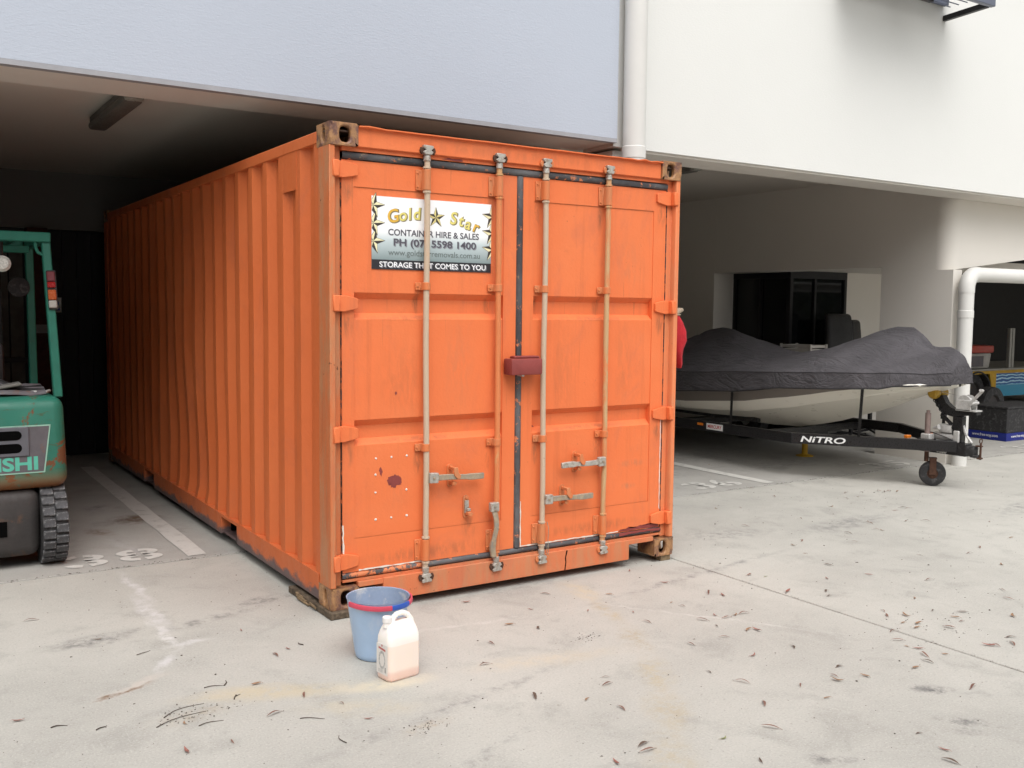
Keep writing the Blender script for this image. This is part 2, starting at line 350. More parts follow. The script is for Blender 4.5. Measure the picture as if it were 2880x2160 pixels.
# --- walls
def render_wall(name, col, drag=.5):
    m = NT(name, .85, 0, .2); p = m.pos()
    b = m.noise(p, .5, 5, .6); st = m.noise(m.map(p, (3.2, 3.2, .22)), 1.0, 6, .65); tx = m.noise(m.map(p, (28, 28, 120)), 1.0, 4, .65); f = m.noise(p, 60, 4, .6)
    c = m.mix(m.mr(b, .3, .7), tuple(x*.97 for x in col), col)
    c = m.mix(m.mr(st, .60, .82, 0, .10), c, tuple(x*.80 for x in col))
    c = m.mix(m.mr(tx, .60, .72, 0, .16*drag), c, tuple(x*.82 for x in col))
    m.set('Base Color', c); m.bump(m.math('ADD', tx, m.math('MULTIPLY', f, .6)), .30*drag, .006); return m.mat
M['wall_blue'] = render_wall('pale blue rendered wall', (.45, .488, .558), .8)
M['wall_white'] = render_wall('off white rendered wall', (.68, .68, .655), .8)
M['wall_inner'] = render_wall('cream inner wall', (.70, .665, .61), .5)  # cream render colour shared by the inner walls and soffits
M['ceiling'] = render_wall('cream ceiling', (.66, .61, .545), .5)
M['roof_rust'] = plain('rust streaked roof steel', (.16, .10, .075), .8, var=.4, scale=4)
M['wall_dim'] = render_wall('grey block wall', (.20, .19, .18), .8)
M['trim_grey'] = plain('grey drip trim', (.34, .34, .36), .7)
M['upvc'] = plain('white pvc pipe', (.64, .63, .60), .5, var=.06, scale=3, spec=.5)
M['dark_door'] = plain('black metal door', (.012, .012, .013), .5, var=.3)
M['brick_red'] = plain('dark red column', (.10, .035, .026), .8, var=.35, scale=20, bump=.3)
M['fence_grey'] = plain('grey paling', (.16, .155, .14), .8, var=.4, scale=5)
def glass_dark():
    m = NT('dark tinted glass', .04, 0, .6); m.set('Base Color', (.008, .009, .010)); m.b.inputs['Specular IOR Level'].default_value = .35; return m.mat
M['glass'] = glass_dark()
M['frame_black'] = plain('black window frame', (.007, .007, .008), .5)
M['awning'] = plain('slate grey aluminium', (.125, .14, .185), .4, .2, var=.1)
M['lamp_body'] = plain('grey batten light body', (.13, .12, .105), .5, var=.2)
M['lamp_lens'] = plain('dusty clear diffuser', (.30, .29, .25), .3, var=.2)
# --- things
def green_paint():
    m = NT('chipped green enamel', .42, 0, .45); o = m.obj()
    a = m.noise(o, 4, 8, .72, .7); b = m.noise(m.map(o, (6, 6, 26)), 1.4, 7, .7, .4); z = m.sep(o)[2]
    c = m.mix(m.mr(m.noise(o, 2.2, 4), .35, .7, 0, .5), (.019, .138, .097), (.03, .178, .126))
    c = m.mix(m.mr(b, .60, .66, 0, .85), c, (.05, .085, .045))
    c = m.mix(m.mr(a, .545, .585), c, (.145, .052, .020))
    low = m.math('MULTIPLY', m.mr(z, .66, .50), m.mr(m.noise(o, 7, 7, .7), .32, .46))
    c = m.mix(low, c, (.19, .07, .022)); m.set('Base Color', c)
    m.set('Roughness', m.mr(a, .4, .65, .34, .75)); m.bump(a, .3, .01); return m.mat
M['green'] = green_paint()
M['green_clean'] = plain('green enamel bar', (.017, .145, .10), .38, var=.2, dirt=((.06, .08, .05), .62, .72, .5))
M['decal_grey'] = plain('grey decal panel', (.115, .105, .115), .5, var=.25, dirt=((.16, .075, .04), .56, .70, .7))
M['cast_grey'] = plain('dark grey castweight', (.052, .046, .044), .6, var=.35, scale=5, dirt=((.13, .065, .035), .56, .7, .7), bump=.4)
M['rubber'] = plain('black rubber', (.030, .029, .030), .75, var=.35, scale=12, bump=.4, dirt=((.085, .082, .082), .5, .64, .7))
M['rubber_worn'] = plain('scuffed grey tread rubber', (.085, .085, .09), .7, var=.4, scale=16, bump=.6, dirt=((.20, .20, .20), .52, .60, .8))
M['vinyl'] = plain('worn black vinyl', (.018, .017, .018), .5, var=.3, bump=.3)
M['lens_red'] = plain('red lens', (.30, .010, .010), .25); M['lens_dull'] = plain('faded red lens', (.14, .026, .032), .35)
M['lens_amber'] = plain('amber lens', (.40, .085, .02), .25); M['lens_clear'] = plain('clear white lens', (.36, .34, .31), .25)
M['lamp_chrome'] = plain('work lamp shell', (.72, .71, .66), .25, .2)
M['cream'] = plain('cream gelcoat', (.76, .73, .65), .35, var=.03, scale=.6, spec=.4)
M['taupe'] = plain('taupe gelcoat', (.19, .165, .145), .35, var=.03, scale=.6, spec=.4)
M['orange_post2'] = orange_paint('orange right post paint', base=(.74, .21, .08), rust=.6, rlo=.64, tan=.25)
def canvas():
    m = NT('charcoal canvas', .9, 0, .15); o = m.obj(); a = m.noise(o, 3, 6, .65, .5); b = m.noise(m.map(o, (9, 2.2, 9), rot=(.4, 0, .3)), 1.5, 6, .65, .8); f = m.noise(o, 260, 2)
    c = m.mix(m.mr(a, .35, .7), (.072, .068, .073), (.095, .089, .096)); m.set('Base Color', m.mix(m.mr(f, .4, .7, 0, .3), c, (.05, .047, .05)))
    rg = m.math('ABSOLUTE', m.math('SUBTRACT', m.noise(m.map(o, (4.5, 1.7, 3.0), rot=(.5, .2, .5)), 1.6, 4, .6, 1.2), .5))
    m.bump(m.math('ADD', m.math('ADD', b, m.math('MULTIPLY', rg, -5.0)), m.math('MULTIPLY', f, .05)), .45, .03); return m.mat
M['canvas'] = canvas()
M['black_steel'] = plain('black painted steel', (.016, .015, .016), .32, var=.2, scale=12, dirt=((.07, .035, .02), .64, .74, .6))
M['rust_steel'] = plain('rusty steel', (.085, .038, .022), .8, var=.4, scale=26, bump=.5)
M['galv'] = plain('galvanised steel', (.60, .59, .57), .40, .25, var=.25, scale=26, dirt=((.25, .22, .18), .55, .7, .5))
M['poly_yellow'] = plain('yellow urethane roller', (.45, .27, .03), .35, var=.25)
M['yellow'] = plain('yellow safety paint', (.55, .32, .015), .5, var=.2, dirt=((.12, .08, .04), .58, .7, .6))
M['amber_refl'] = plain('amber marker lamp', (.75, .20, .015), .25)
M['white_print'] = plain('white print', (.80, .80, .79), .5, var=.03)
M['red_print'] = plain('red print', (.55, .03, .035), .5)
M['blue_bucket'] = plain('hazy blue plastic', (.42, .57, .78), .36, var=.10, scale=6, spec=.45, dirt=((.56, .62, .72), .50, .70, .5))
M['bucket_in'] = plain('dusty bucket lining', (.30, .37, .50), .55, var=.25, scale=6, dirt=((.55, .53, .52), .48, .64, .8))
M['pink'] = plain('red plastic rim', (.62, .075, .12), .4, var=.15); M['blue_grip'] = plain('blue plastic grip', (.03, .10, .45), .4)
def jug_mat():
    m = NT('milky plastic with pink liquid', .38, 0, .45); o = m.obj(); z = m.sep(o)[2]
    n = m.math('ADD', z, m.math('MULTIPLY', m.noise(o, 6, 3), .012))
    c = m.mix(m.mr(n, .165, .172), (.84, .72, .63), (.86, .81, .76)); c = m.mix(m.mr(n, .06, .03), c, (.80, .58, .50))
    c = m.mix(m.mr(n, .06, .03), c, (.80, .58, .50))
    m.set('Base Color', c); m.b.inputs['Subsurface Weight'].default_value = .25; m.b.inputs['Subsurface Radius'].default_value = (.03, .02, .012); m.b.inputs['Subsurface Scale'].default_value = .4
    return m.mat
M['jug'] = jug_mat(); M['cap_white'] = plain('white cap', (.80, .76, .74), .4, var=.05)
M['label_paper'] = plain('faded label', (.74, .70, .66), .6, var=.08, scale=40); M['label_grey'] = plain('faded grey print', (.60, .58, .555), .6, var=.5, scale=90); M['label_red'] = plain('faded red print', (.55, .16, .14), .6); M['label_ink'] = plain('dark ink', (.08, .075, .075), .6)
M['red_cloth'] = plain('red cloth', (.50, .018, .028), .85, var=.3, scale=14, bump=.4); M['tan_rag'] = plain('tan rag', (.42, .34, .25), .9, var=.3, scale=20)
for i, c in enumerate([(.25, .125, .09), (.33, .14, .11), (.19, .09, .065), (.32, .185, .105), (.13, .085, .062), (.25, .27, .10)]):
    M['leaf%d' % i] = plain('dry leaf tone %d' % i, c, .7, var=.4, scale=60)
M['twig'] = plain('dark twig', (.085, .065, .05), .85, var=.4, scale=60)
# ---------------------------------------------------------------- ground
def build_ground():
    g = MB(); g.add([(-300,-300,-.02),(300,-300,-.02),(300,300,-.02),(-300,300,-.02)], [(0,1,2,3)])
    ground = g.build('ground', M['soil']); ground['kind'] = 'structure'
    def slab(x0, x1, y0, y1, mat): return MB().box(x0, x1, y0, y1, -.15, 0, .004).build('concrete_slab', mat, ground)
    slab(-60, 2.455, -60, 1.638, M['yard']); slab(2.469, 60, -60, 1.638, M['yard'])
    bay = slab(-60, 60, 1.662, 20, M['bay_floor'])
    # painted bay lines
    def line(x, y0, y1, wd=.13):
        n = 14; m = MB(); q = random.Random(int(x*100))
        L = [(x-wd/2+q.uniform(-.006,.006), y0+(y1-y0)*i/n, .004) for i in range(n+1)]; Rr = [(x+wd/2+q.uniform(-.006,.006), y0+(y1-y0)*i/n, .004) for i in range(n+1)]
        m.add(L+Rr, [(i, n+1+i, n+2+i, i+1) for i in range(n)])
        m.build('parking_line', M['paint_white'], bay)
    for x, y1 in ((-2.85, 6.4), (-.245, 5.9), (5.262, 6.6)): line(x, 1.72, y1)
    # stencilled bay numbers: each stroke an arc band with stencil bridges
    def arc(m, cx, cy, rx, ry, a0, a1, t, n=12):
        vs = []
        for i in range(n+1):
            a = R(a0+(a1-a0)*i/n); c, s_ = math.cos(a), math.sin(a)
            vs += [(cx+(rx-t/2)*c, cy+(ry-t/2)*s_, .004), (cx+(rx+t/2)*c, cy+(ry+t/2)*s_, .004)]
        m.add(vs, [(2*i, 2*i+1, 2*i+3, 2*i+2) for i in range(n)])
    def digit(m, d, x, y, wd=.27, h=.30):
        q, t = h/4, .065; cx = x+wd/2; rx = wd/2-t/2; ry = q-t*.25
        lo, hi = y+q+.004, y+3*q-.004
        if d == '3':
            arc(m, cx, hi, rx, ry, 82, -86, t); arc(m, cx, hi, rx, ry, 170, 104, t); arc(m, cx, lo, rx, ry, 86, -80, t); arc(m, cx, lo, rx, ry, -104, -172, t)
        elif d == '8':
            for c in (hi, lo): arc(m, cx, c, rx, ry, 80, -80, t); arc(m, cx, c, rx, ry, 100, 260, t)
        elif d == '6':
            arc(m, cx, lo, rx, ry, 80, -80, t); arc(m, cx, lo, rx, ry, 100, 260, t); arc(m, cx+.02, lo+.03, rx+.02, h*.62, 178, 100, t)
        elif d == '5':
            arc(m, cx-.01, lo+.01, rx, ry+.02, 100, -80, t); arc(m, cx, lo, rx, ry, -104, -165, t)
            m.add([(x,hi-.07,.004),(x+t,hi-.07,.004),(x+t,hi+.06,.004),(x,hi+.06,.004)], [(0,1,2,3)])
            m.add([(x+t+.03,hi+.02,.004),(x+wd,hi+.02,.004),(x+wd,hi+.07,.004),(x+t+.03,hi+.07,.004)], [(0,1,2,3)])
        elif d == '4':
            m.add([(x+wd*.6,y,.004),(x+wd*.6+t,y,.004),(x+wd*.6+t,y+h,.004),(x+wd*.6,y+h,.004)], [(0,1,2,3)]); m.add([(x,y+.08,.004),(x+wd*.55,y+.08,.004),(x+wd*.55,y+.08+t,.004),(x,y+.08+t,.004)], [(0,1,2,3)])
    def number(txt, x, y):
        m = MB()
        for i, d in enumerate(txt): digit(m, d, x+i*.345, y)
        m.build('bay_number', M['paint_white'], bay)
    number('38', -1.055, 1.775); number('36', 4.40, 1.80); number('35', 6.98, 1.76); number('34', 9.75, 1.78)
    # dirt and leaf crumbs caught in the slab joints and blown over the concrete: far too many to count
    q = random.Random(3); m = MB()
    def crumb(x, y, s):
        a = q.uniform(0, 6.28); z = .0012; h = s*q.uniform(.15, .5); k = q.uniform(.35, 1)
        P = [(x+s*math.cos(a+b)*kk, y+s*math.sin(a+b)*kk*.8, z) for b, kk in ((0,1),(2.0,k),(4.1,.8*k))]
        m.add(P+[(x, y, z+h)], [(0,1,3),(1,2,3),(2,0,3)])
    for i in range(900):
        x = q.uniform(-3, 10.5); crumb(x, 1.651+q.gauss(.004, .012), q.uniform(.003, .011))
    for i in range(220): crumb(2.462+q.gauss(0, .008), q.uniform(-3.2, 1.6), q.uniform(.002, .006))
    for i in range(1500):
        x = q.uniform(-2.2, 8); y = q.uniform(-3, 1.6); crumb(x, y, abs(q.gauss(0, .004))+.0015)
    for cx, cy, n, sg in ((-.97,-.86,90,.10),(-.2,-1.47,50,.05),(1.0,-.95,40,.06),(2.7,-1.75,60,.25),(5.4,.6,80,.5),(6.3,2.75,120,.4)):
        for i in range(n): crumb(q.gauss(cx, sg), q.gauss(cy, sg*.5), q.uniform(.002, .008))
    o = m.build('leaf_crumbs', M['twig']); o['kind'] = 'stuff'; tag(o, 'fine dark leaf crumbs and grit strewn over the concrete and its joints', 'debris')
    return bay
bay_floor = build_ground()

# ---------------------------------------------------------------- the building over the parking bays
def build_building():
    b = thing('building', 'pale blue and off white rendered building on open parking undercroft', 'building', (0, 0, 0))
    MB().box(-14, 2.862, 1.20, 1.71, 2.992, 9).build('facade_wall', M['wall_blue'], b, label='pale blue grey rendered upper wall')
    MB().box(-14, 2.862, 1.20, 1.26, 2.962, 2.9915).build('drip_edge', M['trim_grey'], b)
    MB().box(-14, 2.862, 1.261, 1.71, 2.967, 2.9915).build('beam_soffit', M['wall_inner'], b)
    MB().box(2.864, 24, 1.25, 1.635, 2.942, 9).build('facade_wall', M['wall_white'], b, label='off white rendered upper wall')
    MB().box(2.98, 24, 1.275, 1.635, 2.922, 2.9415).build('beam_soffit', M['wall_inner'], b)
    MB().box(-14, 24, 1.80, 12, 9.0, 9.2).build('roof', M['trim_grey'], b)
    MB().box(-14, 3.10, 1.711, 9.5, 3.08, 3.3).build('ceiling', M['ceiling'], b, label='shaded cream ceiling over the container bay')
    MB().box(3.10, 24, 1.636, 9.5, 3.24, 3.43).build('ceiling', M['ceiling'], b, label='shaded ceiling over the boat bay')
    MB().box(2.90, 3.22, 1.30, 2.12, 0, 2.9215).build('pier', M['wall_white'], b)
    # boat-bay side wall with its wide opening
    MB().box(7.90, 8.06, 1.585, 2.50, 0, 2.149).build('pier', M['wall_inner'], b); MB().box(7.901, 8.27, 1.8005, 2.50, 2.1495, 3.2395).build('pier', M['wall_inner'], b)
    MB().box(7.902, 8.268, 2.501, 5.239, 2.20, 3.2395).build('opening_head', M['wall_inner'], b)
    MB().box(7.90, 8.27, 5.24, 9.5, 0, 3.2395).build('side_wall', M['wall_inner'], b)
    # lintel over the next bay, its lower edge ramping up
    path = [(7.901, 1.80)]+[(8.061-.16*math.cos(t), 1.80-.16*math.sin(t)) for t in [R(90*k/12) for k in range(1, 13)]]+[(9.0, 1.64), (9.8, 1.64), (12.4, 1.64), (24, 1.64)]
    zl = lambda x: 2.1495 if x < 7.97 else 2.1495+min(.45, (x-7.97)*.112)
    m = MB(); vs = []
    for x, y in path: vs += [(x, y, 3.2395), (x, y, zl(x)), (x+.16 if x < 8.3 else x, y+.20, zl(x)), (x+.16 if x < 8.3 else x, y+.20, 3.2395)]
    m.add(vs, [(4*i+k, 4*i+4+k, 4*i+5+k, 4*i+1+k) for i in range(len(path)-1) for k in range(3)]); m.build('lintel', M['wall_inner'], b, 60, fix=False)
    # lobby behind the opening
    MB().box(8.275, 10.6, 2.06, 4.18, 2.22, 2.30).build('lobby_soffit', M['wall_inner'], b)
    MB().box(9.43, 10.4, 4.19, 4.40, 0, 3.2395).build('lobby_wall', M['wall_inner'], b)
    MB().box(10.2, 10.4, 4.401, 7.2, 0, 3.2395).build('lobby_wall', M['wall_inner'], b)
    MB().box(10.41, 24, 7.0, 7.2, 0, 3.2395).build('back_wall', M['dark_door'], b)
    def window(frame_boxes, panes):
        f = MB()
        for q in frame_boxes: f.box(*q)
        fo = f.build('window', M['frame_black'], b)
        for q in panes: MB().box(*q).build('pane', M['glass'], fo)
    window([(8.275,9.43,4.19,4.25,2.12,2.2195),(8.275,9.43,4.19,4.25,0,.08),(8.275,8.33,4.19,4.25,.0805,2.1195),(8.76,8.80,4.192,4.25,.0805,2.1195),(9.38,9.43,4.19,4.25,.0805,2.1195),(8.332,9.378,4.194,4.25,.98,1.03)],
           [(8.33,8.76,4.22,4.23,.08,.98),(8.33,8.76,4.22,4.23,1.03,2.12),(8.80,9.38,4.22,4.23,.08,.98),(8.80,9.38,4.22,4.23,1.03,2.12)])
    window([(8.275,8.33,4.2505,5.239,2.12,2.2195),(8.275,8.33,4.2505,5.239,0,.08),(8.277,8.33,4.70,4.74,.0805,2.1195),(8.277,8.33,5.19,5.239,.0805,2.1195)],
           [(8.30,8.31,4.25,4.70,.08,2.12),(8.30,8.31,4.74,5.19,.08,2.12)])
    # rear wall of the left bays
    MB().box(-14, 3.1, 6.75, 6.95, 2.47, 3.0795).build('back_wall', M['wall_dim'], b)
    col = MB().box(-.66, -.46, 6.62, 6.95, 0, 2.4695).build('column', M['brick_red'], b)
    MB().box(-.66, -.46, 6.60, 6.6195, 1.36, 1.45).build('sign_band', M['trim_grey'], col)
    dr = MB().box(-.459, 3.1, 6.86, 6.95, 0, 2.4695).build('roller_door', M['dark_door'], b)
    sl = MB()
    for i in range(24): sl.box(-.44+i*.147, -.44+i*.147+.10, 6.83, 6.8598, .02, 2.46)
    sl.build('slat', M['dark_door'], dr, kind='stuff')
    MB().box(3.10, 7.869, 9.3, 9.5, 0, 3.2395).build('back_wall', M['wall_inner'], b)
    MB().box(3.101, 3.29, 2.5, 9.3, 0, 3.2395).build('partition_wall', M['wall_inner'], b)
    MB().box(-6.2, -6.0, 1.73, 6.749, 0, 3.0795).build('side_wall', M['wall_inner'], b)
    MB().box(23.8, 24, 2.06, 6.99, 0, 3.2395).build('side_wall', M['wall_inner'], b)
    MB().box(-4.6, -4.3, 1.30, 2.12, 0, 2.9665).build('pier', M['wall_white'], b)
    MB().box(-14, -4.61, 6.75, 6.95, 0, 2.4695).build('back_wall', M['wall_inner'], b); MB().box(-4.609, -.661, 6.80, 6.95, 0, 2.4695).build('back_wall', M['dark_door'], b)
    MB().box(-2.92, -2.78, 1.90, 6.749, 0, 3.0795).build('partition_wall', M['wall_dim'], b)  # unseen dark wall added to keep light out of the left bay
    return b
build_building()

def build_fence():
    f = thing('paling_fence', 'grey upright paling fence behind the forklift in the dark bay', 'fence', (0, 6.72, 0))
    me = MB().box(-.065, .065, 0, .02, .03, 2.3).mesh('paling', M['fence_grey'])
    for i in range(26): inst('paling', me, f, (-.76-i*.145, 0, 0))
    for z in (.75, 1.05): MB().box(-4.6, -.665, -.05, -.001, z, z+.05).build('rail', M['dark_door'], f)
build_fence()

def downpipe(x, y, top, label, bend=None, r=.089):
    t = thing('downpipe', label, 'pipe', (x, y, 0))
    m = MB()
    if bend is None:
        m.lathe([(r, 0), (r, top)], n=32); m.build('pipe', M['upvc'], t)
        c = MB().lathe([(r, 2.84), (r+.005, 2.845), (r+.005, 2.93), (r, 2.935)], n=32); c.build('collar', M['upvc'], t)
    else:
        zc, run = bend; m.cyl((0,0,0), (0,0,zc-.15), r, n=32, caps=False); m.build('pipe', M['upvc'], t)
        pts = [(0,0,zc-.15)] + [(.0+.15-.15*math.cos(a), 0, zc-.15+.15*math.sin(a)) for a in [R(k) for k in range(0, 91, 15)]]
        MB().tube([(0,0,zc-.20)]+pts[1:]+[(.20,0,zc)], r+.004, 32).build('elbow', M['upvc'], t)
        MB().cyl((.16,0,zc), (run,.0,zc+.03), r, n=32).build('pipe', M['upvc'], t)
        MB().lathe([(r, 1.62), (r+.005, 1.625), (r+.005, 1.70), (r, 1.705)], n=32).build('collar', M['upvc'], t)
    return t
downpipe(2.985, 1.145, 9, 'white plastic downpipe between the blue wall and the off white wall')
downpipe(7.965, 1.462, 9, 'white plastic downpipe bending sideways beside the covered boat', (2.095, 9), .080)

def ceiling_light(x, y, z, L, label):
    t = thing('ceiling_light', label, 'light', (x, y, z), 0, 'batten lights on the undercroft ceiling')
    MB().box(-.05, .05, 0, L, -.05, -.0005, .008).build('body', M['lamp_body'], t)
    m = MB(); m.box(-.065, .065, .02, L-.02, -.105, -.0505, .022, 2); m.build('diffuser', M['lamp_body'], t)
    MB().box(-.062, .062, -.03, .019, -.10, -.03, .02, 2).build('end_cap', M['lamp_lens'], t)
ceiling_light(-.56, 1.90, 3.08, 1.28, 'dark batten ceiling light in the left bay above the forklift')
ceiling_light(5.30, 2.90, 3.24, 1.28, 'small batten ceiling light beside the top right corner of the container')

def awning():
    t = thing('window_awning', 'slate grey louvred metal awning at top right of the white wall', 'awning', (0, 0, 0))
    y0, y1, x0, x1, z = .70, 1.22, 5.35, 7.02, 4.58
    m = MB(); m.box(x0, x1, y0, y0+.05, z, z+.15, .004); m.box(x0, x1, y1-.03, y1+.02, z+.13, z+.19, .003); m.build('front_beam', M['awning'], t)
    me = MB().box(0, x1-x0-.05, -.022, .022, -.005, .005, .002).mesh('louvre', M['awning'])
    for i in range(5): inst('louvre', me, t, (x0+.02, y0+.11+i*.09, z+.11), (R(28), 0, 0))
    me2 = MB().box(-.025, .025, 0, y1-y0+.02, 0, .06, .003).mesh('bracket', M['awning'])
    for x in (x1-.03, 6.2, 5.42): inst('bracket', me2, t, (x, y0+.02, z+.19))
    a = MB(); a.bar((x1-.05, y0+.05, z+.02), (x1+.02, 1.249, z+.02), .045, .05); a.build('arm', M['frame_black'], t)
    MB().box(x0, x1-.55, y0+.28, y0+.33, z+.02, z+.06, .003).build('rail', M['frame_black'], t)
awning()

def wall_plaque():
    t = thing('number_plaque', 'small white plaque with blue figure 2 on the dark rear door', 'sign', (-.37, 6.82, 1.66))
    MB().box(-.055, .055, -.012, 0, -.08, .08).build('plate', M['white_print'], t)
    vs, fs, wd = text2d('2', .15, .006); m = MB(); m.add([(v.x-wd/2, -.0135, v.y-.052) for v in vs], fs); m.build('numeral', M['blue_grip'], t)
wall_plaque()

# ---------------------------------------------------------------- gum trees across the yard, unseen behind the photographer: known by their fallen leaves, sized and spaced to shade the bays
def yard_trees():
    q = random.Random(12); bark = plain('pale gum bark', (.22, .18, .145), .85, var=.4, scale=4, bump=.4)
    lm = [plain('gum foliage %d' % i, c, .6, var=.35, scale=2) for i, c in enumerate([(.055, .085, .035), (.075, .105, .045), (.045, .07, .035)])]
    protos = []
    for k in range(3):
        H = q.uniform(8.0, 9.2); tr = MB(); tr.tube([(.25*math.sin(z*.4+k), .2*math.cos(z*.5), z) for z in [H*.75*i/9 for i in range(10)]], [.24*(1-.07*i) for i in range(10)], 10)
        cs = []
        for j in range(11):
            a = q.uniform(0, 6.28); z0 = q.uniform(1.8, H*.7); L = q.uniform(1.6, 3.4); e = Vector((L*math.cos(a), L*math.sin(a), z0+L*q.uniform(.3, .8)))
            tr.tube([(0, 0, z0), (e*.5+Vector((0, 0, z0*.5+.1))), e], [.08, .05, .02], 6); cs.append((e, q.uniform(1.1, 1.9)))
        cs += [(Vector((q.uniform(-1.4, 1.4), q.uniform(-1.4, 1.4), q.uniform(1.6, H-.8))), q.uniform(1.3, 2.1)) for _ in range(10)]
        cr = MB(); per_c = 170
        for c, r in cs:
            for _ in range(per_c):
                d = Vector((q.gauss(0, 1), q.gauss(0, 1), q.gauss(0, .8))); d.normalize(); p = c+d*r*q.uniform(.35, 1.05)**.7
                if p.z < .6: p.z = q.uniform(.6, 1.6)
                u = Vector((q.gauss(0, 1), q.gauss(0, 1), -abs(q.gauss(0, 1.2)))).normalized(); v = u.orthogonal().normalized(); s_ = q.uniform(.16, .34); w_ = s_*q.uniform(.25, .45)
                cr.add([p-u*s_, p+v*w_, p+u*s_, p-v*w_], [(0, 1, 2, 3)], q.randrange(3))
        protos.append((tr.mesh('trunk', bark), cr.mesh('crown', lm, 180, fix=False)))
    for i, x in enumerate([-25, -20.5, -16, -11.5, -7.5, -3.5, .5, 19, 23, 27, 31, 35, 39]):
        t = thing('gum_tree', 'leafy gum tree number %d along the far side of the yard behind the camera' % (i+1), 'tree', (x, -13.6+q.uniform(-1.2, 1.2), 0), q.uniform(0, 6.28), 'gum trees along the far side of the yard')
        t['label'] = 'leafy gum tree standing out of view across the yard, opposite the parking bays'
        a, b = protos[i % 3]; inst('trunk', a, t); inst('crown', b, t)
yard_trees()
# ---------------------------------------------------------------- the shipping container
CW, CH, CL, CZ = 2.438, 2.591, 6.058, 0.04
def bevelled(o, wd=.006, seg=2):
    md = o.modifiers.new('edge', 'BEVEL'); md.width = wd; md.segments = seg; md.limit_method = 'ANGLE'; md.angle_limit = R(40); return o
def holed_plate(m, P, w_, h_, hx, hz, hw, hh, depth):
    """rectangle w_ x h_ with a rounded hole; P(u,v,d) gives the 3-D point, d is depth behind the plate"""
    cu, cv = hx, hz; angs = [2*math.pi*i/28 for i in range(28)]
    angs += [math.atan2(v-cv, u-cu) % (2*math.pi) for u in (0, w_) for v in (0, h_)]; angs = sorted(set(round(a, 5) for a in angs))
    rect, hole, ins = [], [], []
    for a in angs:
        c, s_ = math.cos(a), math.sin(a)
        t = min([((w_-cu)/c if c > 0 else -cu/c) if abs(c) > 1e-6 else 1e9, ((h_-cv)/s_ if s_ > 0 else -cv/s_) if abs(s_) > 1e-6 else 1e9])
        rect.append(P(cu+c*t, cv+s_*t, 0))
        e = 1/((abs(c/(hw/2))**2.8+abs(s_/(hh/2))**2.8)**(1/2.8)); hole.append(P(cu+c*e, cv+s_*e, 0)); ins.append(P(cu+c*e, cv+s_*e, depth))
    n = len(angs)
    m.add(rect+hole+ins, [(i, (i+1) % n, n+(i+1) % n, n+i) for i in range(n)] + [(n+i, n+(i+1) % n, 2*n+(i+1) % n, 2*n+i) for i in range(n)])
